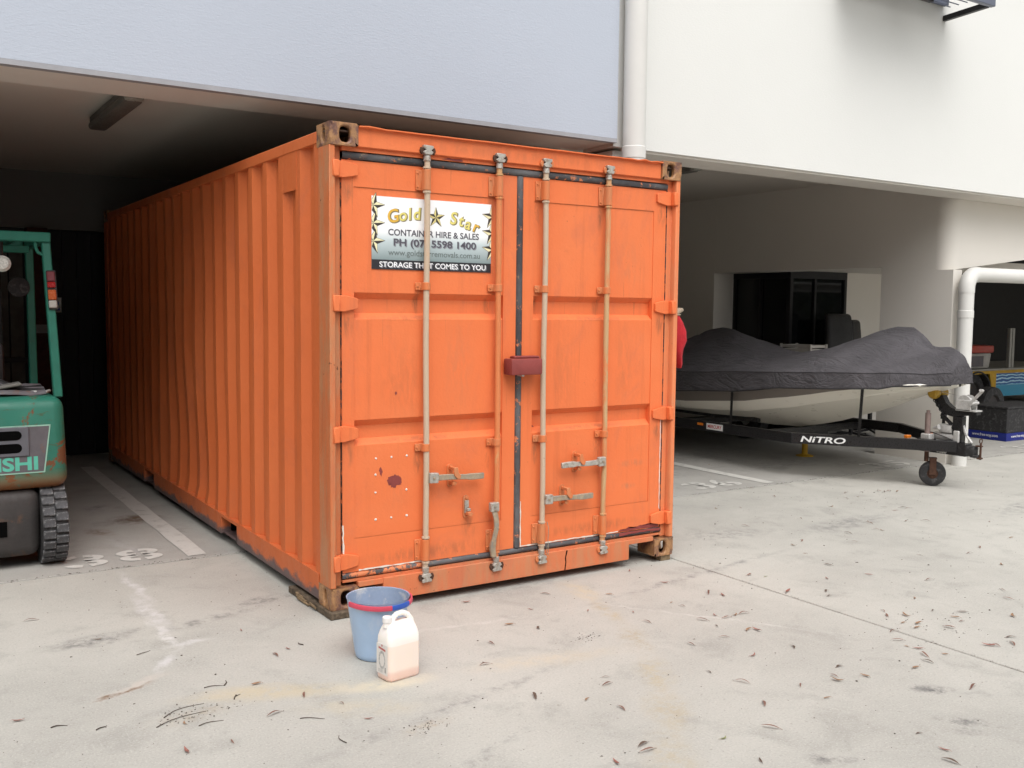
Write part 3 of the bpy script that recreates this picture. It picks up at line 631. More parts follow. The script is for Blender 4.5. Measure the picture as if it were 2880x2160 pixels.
def build_container():
    root = thing('shipping_container', 'rusty orange twenty foot shipping container with closed double doors', 'container', (0, 0, CZ))
    # corner castings, hollow, with oval sockets
    def casting(x0, sx, y0, sy, z0):
        m = MB(); cw, cd, ch = .162, .178, .118
        def F(u, v, d): return (x0+sx*u, y0+sy*d, z0+v)
        def Sd(u, v, d): return (x0+sx*d, y0+sy*u, z0+v)
        holed_plate(m, F, cw, ch, .088, .058, .062, .082, .03); holed_plate(m, Sd, cd, ch, .092, .060, .048, .082, .03)
        X0, X1, Y0, Y1 = x0, x0+sx*cw, y0, y0+sy*cd
        m.add([(X0,Y0,z0),(X1,Y0,z0),(X1,Y1,z0),(X0,Y1,z0),(X0,Y0,z0+ch),(X1,Y0,z0+ch),(X1,Y1,z0+ch),(X0,Y1,z0+ch)], [(0,3,2,1),(4,5,6,7),(1,2,6,5),(2,3,7,6)])
        bm_ = bmesh.new(); me = m.mesh('corner_casting', M['casting'], 30); bm_.from_mesh(me); bmesh.ops.remove_doubles(bm_, verts=bm_.verts, dist=.0004); bm_.to_mesh(me); bm_.free()
        o = inst('corner_casting', me, root); bevelled(o, .009, 2)
    for x0, sx in ((0, 1), (CW, -1)):
        for y0, sy in ((0, 1), (CL, -1)):
            for z0 in (0, CH-.118): casting(x0, sx, y0, sy, z0)
    # corner posts: outer flange, recessed channel beside the door
    for mir in (False, True):
        f = (lambda x: CW-x) if mir else (lambda x: x)
        prof = [(0,.006),(.030,.006),(.034,.012),(.034,.050),(.078,.050),(.078,.100),(.05,.160),(0,.160)]
        m = MB(); m.prism([(f(x), y) for x, y in prof], 'z', .1185, CH-.1185); bevelled(m.build('corner_post', M['orange_post2' if mir else 'orange_post'], root), .003)
        m = MB(); m.prism([(f(x), CL-y) for x, y in [(0,0),(.16,0),(.16,.05),(.05,.16),(0,.16)]], 'z', .1185, CH-.1185); m.build('corner_post', M['orange_side'], root)
    # side walls: trapezoid corrugation with a few dents
    per = .278
    def side(mir):
        ys = []; y = .16
        pts = [(.16, .006)]
        k = 0; y0 = .235
        while y0+per < CL-.16:
            pts += [(y0, .006), (y0+.068, .042), (y0+.140, .042), (y0+.208, .006)]; y0 += per
        pts += [(CL-.16, .006)]
        nz = 22; z0, z1 = .15, 2.505; q = random.Random(5)
        dents = [(1.95+q.uniform(0, 2.6), q.uniform(.3, 1.9), q.uniform(.10, .3), q.uniform(-.012, .016)) for _ in range(12)] + [(2.95,.45,.30,.030),(2.55,.35,.2,.022),(3.3,.7,.25,.02),(1.15,1.5,.25,.006),(3.05,1.3,.25,-.014)]
        vs = []
        for yy, d in pts:
            for j in range(nz+1):
                z = z0+(z1-z0)*j/nz; dx = d+sum(a*math.exp(-((yy-cy)**2+(z-cz)**2*.6)/(2*s_*s_)) for cy, cz, s_, a in dents)*(1 if d > .02 else .6)*(0 if j in (0, nz) else 1)
                vs.append((CW-dx if mir else dx, yy+(.004*math.sin(z*3+yy*5) if 0 < j < nz and 2.3 < yy < 3.6 else 0), z))
        m = MB(); n = len(pts); m.add(vs, [(i*(nz+1)+j, (i+1)*(nz+1)+j, (i+1)*(nz+1)+j+1, i*(nz+1)+j+1) for i in range(n-1) for j in range(nz)])
        m.build('side_wall', M['orange_side'], root, 25)
        g = (lambda a, b: (CW-b, CW-a)) if mir else (lambda a, b: (a, b))
        m = MB(); m.box(*g(.001, .062), .179, CL-.179, 2.498, 2.562, .004); m.build('top_rail', M['orange_side'], root)
        m = MB(); fl = [(.179, 1.655), (2.015, 4.045), (4.405, CL-.179)]
        for a, b in fl: m.box(*g(.001, .012), a, b, .022, .165)
        for a, b in ((1.655, 2.015), (4.045, 4.405)): m.box(*g(.001, .012), a, b, .142, .165)
        m.box(*g(.0125, .075), .179, CL-.179, .150, .1649); m.build('bottom_rail', M['orange_rail'], root)
        for a in (1.655, 4.045):
            m = MB(); x0, x1 = g(.0125, .60); m.add([(x0,a,.03),(x1,a,.03),(x1,a,.15),(x0,a,.15),(x0,a+.36,.03),(x1,a+.36,.03),(x1,a+.36,.15),(x0,a+.36,.15)], [(0,1,2,3),(4,5,6,7),(0,1,5,4),(3,2,6,7)]); m.build('fork_pocket', M['orange_rail'], root, fix=False)
        m = MB(); a = .513; m.box(*g(.0045, .007), a-.02, a+.20, 2.285, 2.50); m.build('vent_cover', M['orange_side'], root)
    side(False); side(True)
    m = MB(); m.box(.012, CW-.012, .03, CL-.02, 2.548, 2.556); m.build('roof', M['roof_rust'], root)
    m = MB()
    for i in range(20): m.box(.07, CW-.07, .25+i*.29, .25+i*.29+.05, .04, .149)
    m.box(.0755, CW-.0755, .122, CL-.06, .1495, .168); m.build('underframe', M['gap_shade'], root)
    m = MB(); m.box(.165, CW-.165, CL-.04, CL-.01, .03, CH-.04); m.build('end_wall', M['orange_side'], root)
    # header and sill
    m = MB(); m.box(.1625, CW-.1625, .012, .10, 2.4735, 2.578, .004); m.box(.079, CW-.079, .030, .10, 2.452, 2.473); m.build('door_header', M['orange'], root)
    q = random.Random(2); m = MB(); n = 40; vs = []
    for i in range(n+1):
        x = .163+(CW-.326)*i/n; wv = (.006*math.exp(-((x-.24)/.05)**2)+.005*math.exp(-((x-2.12)/.12)**2)*math.sin(x*60)) + q.uniform(-.0012, .0012)
        vs += [(x, .030, 2.580+wv*.3), (x, -.008-abs(wv), 2.578+wv), (x, -.008-abs(wv), 2.572+wv), (x, .0118, 2.571)]
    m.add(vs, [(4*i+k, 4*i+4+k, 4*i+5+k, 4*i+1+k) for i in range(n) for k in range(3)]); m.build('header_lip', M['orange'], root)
    m = MB(); m.box(.312, 2.068, .010, .12, .008, .137, .003); m.box(.1625, .3115, .012, .12, .106, .136, .002); m.box(2.0685, CW-.1625, .012, .12, .106, .136, .002)
    m.box(.079, CW-.079, .030, .12, .1375, .150); m.build('door_sill', M['orange_sill'], root)
    m = MB(); m.prism([(1.548,.010),(1.556,.010),(1.563,.06),(1.560,.09),(1.572,.132),(1.562,.134),(1.552,.085),(1.556,.06)], 'y', .0088, .0099); m.build('sill_crack', M['gap_shade'], root)
    # door seals
    def seal(x0, x1, z0, z1, mat, y=.036):
        m = MB(); nn = max(2, int(max(x1-x0, z1-z0)/.05)); q = random.Random(int(x0*1000+z0*100)); vert = (z1-z0) > (x1-x0); vs = []
        for i in range(nn+1):
            t = i/nn; e = [q.uniform(-.004, .004) for _ in range(2)]
            if vert: row = [(x0+e[0], y+.02), (x0+.006, y), ((x0+x1)/2, y-.004), (x1-.006, y), (x1+e[1], y+.02)]; vs += [(a, b, z0+(z1-z0)*t) for a, b in row]
            else: row = [(z0+e[0], y+.02), (z0+.006, y), ((z0+z1)/2, y-.004), (z1-.006, y), (z1+e[1], y+.02)]; vs += [(x0+(x1-x0)*t, b, a) for a, b in row]
        m.add(vs, [(5*i+k, 5*i+5+k, 5*i+6+k, 5*i+1+k) for i in range(nn) for k in range(4)]); m.build('door_seal', mat, root, 60)
    seal(.085, 2.355, 2.408, 2.452, M['gasket']); seal(1.190, 1.234, .19, 2.407, M['gasket'])
    seal(.080, .60, .151, .187, M['gasket_flake']); seal(.601, 2.355, .151, .187, M['gasket'])
    seal(.076, .084, .187, 2.41, M['gasket_flake'], .044); seal(2.352, 2.362, .187, 2.41, M['gasket_flake'], .044)
    # doors
    def door(x0, x1, fx0, fx1, side_, lab):
        yf = .045; m = MB()
        m.box(x0, fx0, yf, .09, .187, 2.407); m.box(fx1, x1, yf, .09, .187, 2.407); m.box(fx0, fx1, yf, .09, 2.27, 2.407); m.box(fx0, fx1, yf, .09, .187, .37)
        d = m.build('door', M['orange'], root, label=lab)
        prof = [(2.27,0),(2.27,.0045),(1.71,.0045),(1.675,.041),(1.60,.041),(1.565,.0045),(1.02,.0045),(.985,.041),(.915,.041),(.88,.0045),(.37,.0045),(.37,0)]
        m = MB(); vs = [(fx0, yf+d_, z) for z, d_ in prof]+[(fx1, yf+d_, z) for z, d_ in prof]; n = len(prof)
        m.add(vs, [(i, i+1, n+i+1, n+i) for i in range(n-1)])
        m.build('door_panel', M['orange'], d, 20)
        for z in (2.354, 1.650, .950, .250):        # strap hinges
            h = MB(); sgn = 1 if side_ == 'L' else -1; px = .036 if side_ == 'L' else CW-.036
            h.box(*sorted((px-sgn*.018, px+sgn*.020)), -.004, .0495, z-.043, z+.043, .004)
            poly = [(px+sgn*.0205, z-.042), (px+sgn*.055, z-.044), (px+sgn*.125, z-.030), (px+sgn*.137, z-.024), (px+sgn*.137, z+.024), (px+sgn*.125, z+.030), (px+sgn*.055, z+.044), (px+sgn*.0205, z+.042)]
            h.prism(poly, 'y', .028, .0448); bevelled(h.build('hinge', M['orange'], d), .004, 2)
        return d
    dl = door(.0845, 1.1895, .155, 1.10, 'L', 'left door with sign holes and primer spots')
    dr = door(1.2345, 2.352, 1.314, 2.25, 'R', 'right door with primer swipe at its foot')
    # paint patches on the doors
    def patch(pts, mat, par, y, jag=.006, sub=5, seed=1):
        q = random.Random(seed); out = []
        for i, (a, b) in enumerate(pts):
            c, d = pts[(i+1) % len(pts)]
            for k in range(sub): t = k/sub; out.append((a+(c-a)*t+q.uniform(-jag, jag), b+(d-b)*t+q.uniform(-jag, jag)))
        cx = sum(p[0] for p in out)/len(out); cz = sum(p[1] for p in out)/len(out)
        m = MB(); m.add([(cx, y, cz)]+[(a, y, b) for a, b in out], [(0, i+1, (i+1) % len(out)+1) for i in range(len(out))]); m.build('paint_patch', mat, par)
    yp = .045+.0045-.0012
    patch([(.352,.672),(.366,.694),(.397,.701),(.425,.696),(.442,.668),(.436,.645),(.410,.640),(.400,.626),(.378,.636),(.360,.650)], M['primer'], dl, yp, .004, 4, 3)
    patch([(.303,.735),(.312,.752),(.322,.738),(.323,.722),(.316,.700),(.309,.715)], M['primer'], dl, yp, .002, 3, 4)
    patch([(.398,1.158),(.405,1.168),(.413,1.158),(.405,1.143)], M['primer'], dl, yp, .002, 3, 5)
    patch([(2.0,.19),(2.017,.203),(2.055,.203),(2.085,.214),(2.118,.203),(2.17,.212),(2.233,.221),(2.286,.219),(2.34,.222),(2.349,.19),(2.2,.189)], M['primer'], dr, .0438, .004, 4, 6)
    patch([(2.0,.166),(2.1,.172),(2.25,.172),(2.345,.168),(2.35,.186),(2.2,.187),(2.0,.186)], M['primer'], dr, .0300, .002, 4, 7)
    patch([(.673,2.456),(.716,2.468),(.741,2.464),(.81,2.466),(.81,2.4545)], M['primer'], root, .0285, .002, 4, 8)
    patch([(1.325,.915),(1.35,.905),(1.375,.895),(1.36,.905),(1.335,.93)], M['primer'], dr, .083, .003, 3, 9)
    def strip(pts, wd, mat, par, y=.0438, seed=1):
        q = random.Random(seed); m = MB(); P = []
        for i in range(len(pts)-1):
            (a, b), (c, d) = pts[i], pts[i+1]; n = max(2, int(math.hypot(c-a, d-b)/.02))
            for k in range(n+(1 if i == len(pts)-2 else 0)): P.append((a+(c-a)*k/n, b+(d-b)*k/n))
        vs = []
        for i, (a, b) in enumerate(P):
            a2, b2 = P[min(i+1, len(P)-1)]; a1, b1 = P[max(i-1, 0)]; L = math.hypot(a2-a1, b2-b1) or 1; nx, nz = -(b2-b1)/L, (a2-a1)/L
            w1, w2 = wd*q.uniform(.2, .9), wd*q.uniform(.2, .9); vs += [(a+nx*w1, y, b+nz*w1), (a-nx*w2, y, b-nz*w2)]
        m.add(vs, [(2*i, 2*i+1, 2*i+3, 2*i+2) for i in range(len(P)-1)]); m.build('sealant', mat, par)
    strip([(.180,.192),(.57,.193)], .007, M['caulk'], dl, seed=2); strip([(.0875,.45),(.0885,.36),(.089,.29)], .008, M['caulk'], dl, seed=3)
    strip([(1.238,.47),(1.239,.192),(1.38,.193)], .006, M['caulk'], dr, seed=4); strip([(1.42,.193),(2.0,.194)], .006, M['caulk'], dr, seed=5)
    strip([(2.345,.92),(2.344,.60),(2.346,.31)], .005, M['caulk'], dr, seed=6)
    rv = MB(); rv.lathe([(0,-.004),(.004,-.0035),(.0065,-.001),(.007,0)], n=8, axis='y'); rme = rv.mesh('sealed_rivet', M['rivet'])
    for x, z in [(.285,.801),(.379,.802),(.474,.804),(.282,.711),(.472,.612),(.282,.612),(.283,.461),(.378,.462),(.474,.464)]:
        inst('sealed_rivet', rme, dl, (x, .0494, z), (0, rnd.uniform(0, 3), 0), (1, 1, rnd.uniform(.8, 1.3)))
    # lock rods
    bolt = MB(); bolt.lathe([(0,-.006),(.005,-.0055),(.007,-.002),(.007,0)], n=8, axis='y'); bme = bolt.mesh('bolt', M['orange_hw'])
    def rod(x, mat, par):
        yc = .012; r = .0165
        m = MB(); pts = [(x+.002*math.sin(z*4+x*9), yc+.002*math.sin(z*5+x), z) for z in [.095+(2.495-.095)*i/24 for i in range(25)]]
        m.tube(pts, r, 14); ro = m.build('lock_rod', mat, root)
        def bracket(z, h, big):
            b = MB(); n = 10; a0 = [(x+(r+.006)*math.cos(t), yc-(r+.006)*math.sin(t)) for t in [math.pi*k/n for k in range(n+1)]]
            prof = [(x+.038, .044), (x+.038, .036), (x+r+.008, .034)] + a0 + [(x-r-.008, .034), (x-.056, .036), (x-.056, .044)]
            b.prism(prof, 'z', z-h/2, z+h/2)
            bevelled(b.build('rod_bracket', M['orange_hw'], ro), .002, 1)
            for dx in ((-.043,) if not big else (-.043, -.043)):
                for dz in ((0,) if not big else (h*.32, -h*.32)): pass
            for dz in ((0,) if not big else (h*.34, -h*.34)):
                inst('bolt', bme, ro, (x-.044, .0355, z+dz))
            if big:
                for zz in (z+h/2+.004, z-h/2-.016):
                    MB().lathe([(r, zz), (r+.006, zz+.002), (r+.006, zz+.012), (r, zz+.014)], (x, yc, 0), 14).build('collar', mat, ro)
        bracket(2.333, .112, True); bracket(1.750, .042, False); bracket(.847, .042, False); bracket(.262, .122, True)
        for zt, sg in ((2.490, 1), (.108, -1)):       # cam and keeper at each end
            c = MB(); zz = zt-.052*sg
            c.cyl((x, yc, zz-.004*sg), (x, yc, zz+.03*sg), r+.005, r+.002, 14)
            c.prism([(x-.020, zt-.022*sg), (x+.020, zt-.022*sg), (x+.030, zt-.005*sg), (x+.016, zt+.002*sg), (x+.030, zt+.014*sg), (x+.030, zt+.028*sg), (x-.030, zt+.030*sg), (x-.030, zt+.014*sg), (x-.014, zt+.004*sg), (x-.034, zt-.006*sg)], 'y', -.012, .020)
            bevelled(c.build('cam', M['zinc'], ro), .003, 1)
            for s_ in (-1, 1):
                k = MB(); k.prism([(x+s_*.024, zt-.014), (x+s_*.040, zt-.022), (x+s_*.050, zt), (x+s_*.042, zt+.020), (x+s_*.026, zt+.012)], 'y', -.002 , .0115 if sg > 0 else .0095)
                bevelled(k.build('keeper', M['rust_steel'] if x < 1.2 else M['orange_hw'], ro), .003, 1)
        return ro
    r1 = rod(.575, M['rod_grey'], dl); r2 = rod(1.046, M['rod_orange'], dl); r3 = rod(1.374, M['rod_grey'], dr); r4 = rod(1.848, M['rod_mid'], dr)
    # handles
    def handle(ro, hx, hz, ex, ez, bend, col):
        d = Vector((ex-hx, 0, ez-hz)); L = d.length; d.normalize(); px = Vector((-d.z, 0, d.x))
        hub = MB(); hub.obb = None
        c = Vector((hx, -.008, hz)); Mx = Matrix((d, Vector((0,1,0)), px)).transposed().to_4x4(); Mx.translation = c
        hub.box(-.024, .030, -.016, .016, -.029, .029, .004, 1, Mx); hub.build('handle_hub', M['zinc'], ro)
        m = MB(); pts = []; n = 10; vs = []
        for i in range(n+1):
            t = i/n; w_ = .017-.004*t+(.004 if t > .62 else 0); th = .007 if t < .62 else .010
            y = -.010 - bend*math.sin(math.pi*min(1, t*1.25)) + .006*t; off = .010*math.sin(t*6.3)*(1 if abs(bend) > .01 else .25)
            p = Vector((hx, y, hz)) + d*(.028+(L-.028)*t) + px*off
            vs += [p+px*w_+Vector((0,-th,0)), p+px*w_+Vector((0,th,0)), p-px*w_+Vector((0,th,0)), p-px*w_+Vector((0,-th,0))]
        m.add(vs, [(4*i+k, 4*i+(k+1) % 4, 4*i+4+(k+1) % 4, 4*i+4+k) for i in range(n) for k in range(4)]+[(0,1,2,3), tuple(4*n+k for k in (3,2,1,0))])
        bevelled(m.build('handle', col, ro, 25), .003, 1)
        b = MB(); b.lathe([(0,-.007),(.008,-.006),(.008,0)], (hx, -.024, hz), 8, 'y'); b.build('bolt', M['handle'], ro)
    handle(r1, .610, .674, .945, .660, .006, M['handle']); handle(r2, 1.018, .470, 1.020, .165, .014, M['handle'])
    handle(r4, 1.815, .676, 1.505, .672, .006, M['zinc']); handle(r3, 1.404, .474, 1.750, .466, .006, M['handle'])
    def catch(x, z, par, flap=1):
        m = MB(); n = 8; cap = [(x+.019*math.cos(t), z+.050+.019*math.sin(t)) for t in [math.pi*k/n for k in range(n+1)]]+[(x+.019*math.cos(t), z-.048+.019*math.sin(t)) for t in [math.pi+math.pi*k/n for k in range(n+1)]]
        m.prism(cap, 'y', .0405, .0493); 
        m.prism([(x-.010, z-.045), (x+.010, z-.052), (x+.022, z-.035), (x+.004, z-.024), (x-.010, z-.028)], 'y', -.006, .0404)
        o = m.build('handle_catch', M['orange_hw'], par); bevelled(o, .002, 1)
        if flap:
            f = MB(); f.prism([(x-.012, z+.055), (x+.012, z+.058), (x+.018, z+.026), (x+.034, z+.008), (x+.028, z-.010), (x+.012, z-.012), (x-.010, z+.012), (x-.012, z+.03)], 'y', -.030, -.022); f.box(x-.010, x+.008, -.022, .0404, z+.038, z+.056); bevelled(f.build('catch_flap', M['orange_hw'], par), .002, 1)
        inst('bolt', bme, par, (x+.002, .0400, z+.052), (0,0,0), (1.3,1.3,1.3)); inst('bolt', bme, par, (x, .0400, z-.056))
    catch(.748, .668, dl); catch(.856, .476, dl, 0); catch(1.640, .680, dr); catch(1.545, .478, dr)
    k = MB(); k.box(.842, .870, .030, .0400, .440, .515, .003); k.box(.850, .872, .012, .0299, .452, .470, .003); k.build('hasp', M['zinc'], dl)
    # red lock box over the joint
    lb = MB(); lb.box(1.100, 1.318, -.058, .034, 1.243, 1.338, .008, 2); lo = lb.build('lock_box', M['primer'], root)
    lb = MB(); lb.box(1.150, 1.322, -.010, .0445, 1.3385, 1.352, .004); lb.box(1.3185, 1.332, -.008, .0445, 1.255, 1.350, .004); lb.build('lock_box_shroud', M['primer'], lo)
    MB().box(1.190, 1.206, -.03, .02, 1.232, 1.2425).build('padlock_shackle', M['galv'], lo)
    # loose wire on the third rod
    w_ = MB(); w_.tube([(1.398,-.010,.335),(1.408,-.014,.30),(1.404,-.014,.22),(1.410,-.016,.16),(1.402,-.018,.13),(1.396,-.012,.15),(1.400,-.014,.19)], .0022, 6); w_.build('wire', M['handle'], r3)
    return root
build_container()

def packing():
    p = thing('timber_plank', 'weathered timber plank under the left front corner of the container', 'plank', (0, 0, 0), R(.8))
    m = MB()
    m.box(-.016, .22, -.034, .59, 0.001, .0385, .004)
    m.build('board', M['timber'], p)
    s = MB()
    for i in range(3): s.bar((-.022+i*.004, .26+i*.05, .010+i*.009), (-.026+i*.004, .42+i*.02, .014+i*.009), .012, .010, .002)
    s.bar((-.022, .16, .02), (-.026, .24, .03), .008, .014, .002); s.build('splinter', M['timber_new'], p)
    b = MB().box(2.345, 2.430, .012, .13, .0005, .0395, .003).build('timber_block', M['timber_new']); tag(b, 'small timber block under the right front corner of the container', 'block')
    b = MB().box(.05, .20, 5.9, 6.05, .0005, .0395, .003).build('timber_block', M['timber']); tag(b, 'dark timber block under the far left corner of the container', 'block')
    b = MB().box(2.25, 2.40, 5.9, 6.05, .0005, .0395, .003).build('timber_block', M['timber']); tag(b, 'dark timber block under the far right corner of the container', 'block')
packing()

# ---------------------------------------------------------------- hire sign on the left door
def sign_board_mat():
    m = NT('printed sign face', .35, 0, .4); z = m.sep(m.obj())[2]
    t = m.mr(z, 0, .392, 0, 1, False)
    c = m.ramp(t, [(.0, (.215, .27, .275)), (.14, (.225, .285, .29)), (.40, (.52, .60, .615)), (.52, (.84, .85, .86)), (.62, (.88, .88, .89)), (1, (.88, .88, .89))])
    m.set('Base Color', c); return m.mat
def clip_x(poly, x, keep_right):
    out = []
    for i in range(len(poly)):
        a, b = poly[i], poly[(i+1) % len(poly)]; ia = (a[0] >= x) == keep_right; ib = (b[0] >= x) == keep_right
        if ia: out.append(a)
        if ia != ib: t = (x-a[0])/(b[0]-a[0]); out.append((x, a[1]+(b[1]-a[1])*t))
    return out
def hire_sign():
    W_, H_ = .755, .392; x0, z0, yb = .258, CZ+1.838, .0490
    t = thing('advertising_sign', 'white printed container hire sign with gold stars on left door', 'sign', (x0, yb, z0))
    MB().box(0, W_, -.004, 0, 0, H_).build('board', sign_board_mat(), t)
    MB().box(0, W_, -.0046, -.0041, 0, .052).build('footer_band', plain('black print band', (.022, .021, .026), .4, var=.05), t)
    dark = plain('dark brown print', (.045, .036, .032), .45, var=.05); gold = plain('gold print', (.72, .62, .26), .45, var=.12, scale=30); pale = plain('pale gold print', (.82, .76, .47), .45, var=.05)
    ink = plain('charcoal print', (.085, .08, .10), .45, var=.05); inkg = plain('grey green print', (.14, .17, .165), .45, var=.05); sil = plain('white lettering', (.86, .86, .87), .45, var=.03); shade = plain('grey lettering shade', (.24, .24, .27), .45, var=.03)
    amber = plain('amber lettering', (.78, .46, .06), .45, var=.2, scale=40); lemon = plain('lemon lettering', (.80, .70, .20), .45, var=.2, scale=40); edge = plain('lettering outline', (.23, .19, .10), .45)
    def star(cx, cz, r, rot, clip=None):
        m = MB(); pts = [(cx+(r if k % 2 == 0 else r*.40)*math.sin(R(rot)+k*math.pi/5), cz+(r if k % 2 == 0 else r*.40)*math.cos(R(rot)+k*math.pi/5)) for k in range(10)]
        for k in range(10):
            tri = [(cx, cz), pts[k], pts[(k+1) % 10]]
            if clip: tri = clip_x(tri, *clip)
            if len(tri) >= 3: m.add([(a, -.0052, b) for a, b in tri], [tuple(range(len(tri)))], k % 2)
        big = [(cx+(p[0]-cx)*1.07, cz+(p[1]-cz)*1.07) for p in pts]
        for k in range(10):
            tri = [(cx, cz), big[k], big[(k+1) % 10]]
            if clip: tri = clip_x(tri, *clip)
            if len(tri) >= 3: m.add([(a, -.0048, b) for a, b in tri], [tuple(range(len(tri)))], 0)
        m.build('star', [dark, gold if clip is None else pale], t, fix=False)
    star(.392, .296, .056, 0)
    for i in range(3): star(.008, .342-i*.096, .068, 14, (0.0, True))
    for i in range(3): star(W_+.008, .320-i*.094, .068, -6, (W_, False))
    def line(txt, xa, xb, z, h, mat, bold, y=-.0052, dx=0, dz=0, name='lettering'):
        vs, fs, wd = text2d(txt, 1.0, bold); hh = max(v.y for v in vs if v.y > 0)
        sx = (xb-xa)/wd; sz = h/.70; m = MB(); m.add([(xa+v.x*sx+dx, y, z+v.y*sz+dz) for v in vs], fs); m.build(name, mat, t, fix=False, kind='stuff')
    line('CONTAINER HIRE & SALES', .098, .672, .186, .034, ink, .018)
    line('PH (07) 5598 1400', .132, .655, .129, .038, shade, .020, -.0050, .003, -.003, 'lettering_shadow'); line('PH (07) 5598 1400', .130, .653, .131, .038, ink, .020)
    line('www.goldstarremovals.com.au', .098, .680, .078, .032, inkg, .004)
    line('STORAGE THAT COMES TO YOU', .048, .722, .011, .029, shade, .012, -.0050, .003, -.0025, 'lettering_shadow'); line('STORAGE THAT COMES TO YOU', .045, .719, .013, .029, sil, .012)
    # arched name
    for word, xs, zs, rots, hs, mats in (('Gold', (.100,.166,.222,.253), (.252,.266,.275,.278), (-10,-7,-5,-3), (.072,.066,.066,.066), (amber,lemon,lemon,lemon)),
                                         ('Star', (.480,.535,.574,.628), (.268,.262,.248,.236), (4,9,13,17), (.070,.066,.066,.066), (lemon,lemon,lemon,amber))):
        for ch, x, z, ro, h, mt in zip(word, xs, zs, rots, hs, mats):
            for layer, b, mat_, y, ox, oz in ((0, .045, edge, -.0050, .002, -.002), (1, .014, mt, -.0055, 0, 0)):
                vs, fs, wd = text2d(ch, h/.72, b*h/.72, .12); m = MB(); c, s_ = math.cos(R(-ro)), math.sin(R(-ro))
                m.add([(x+ox+v.x*c-v.y*s_, y, z+oz+v.x*s_+v.y*c) for v in vs], fs); m.build('letter' if layer else 'letter_shadow', mat_, t, fix=False)
hire_sign()
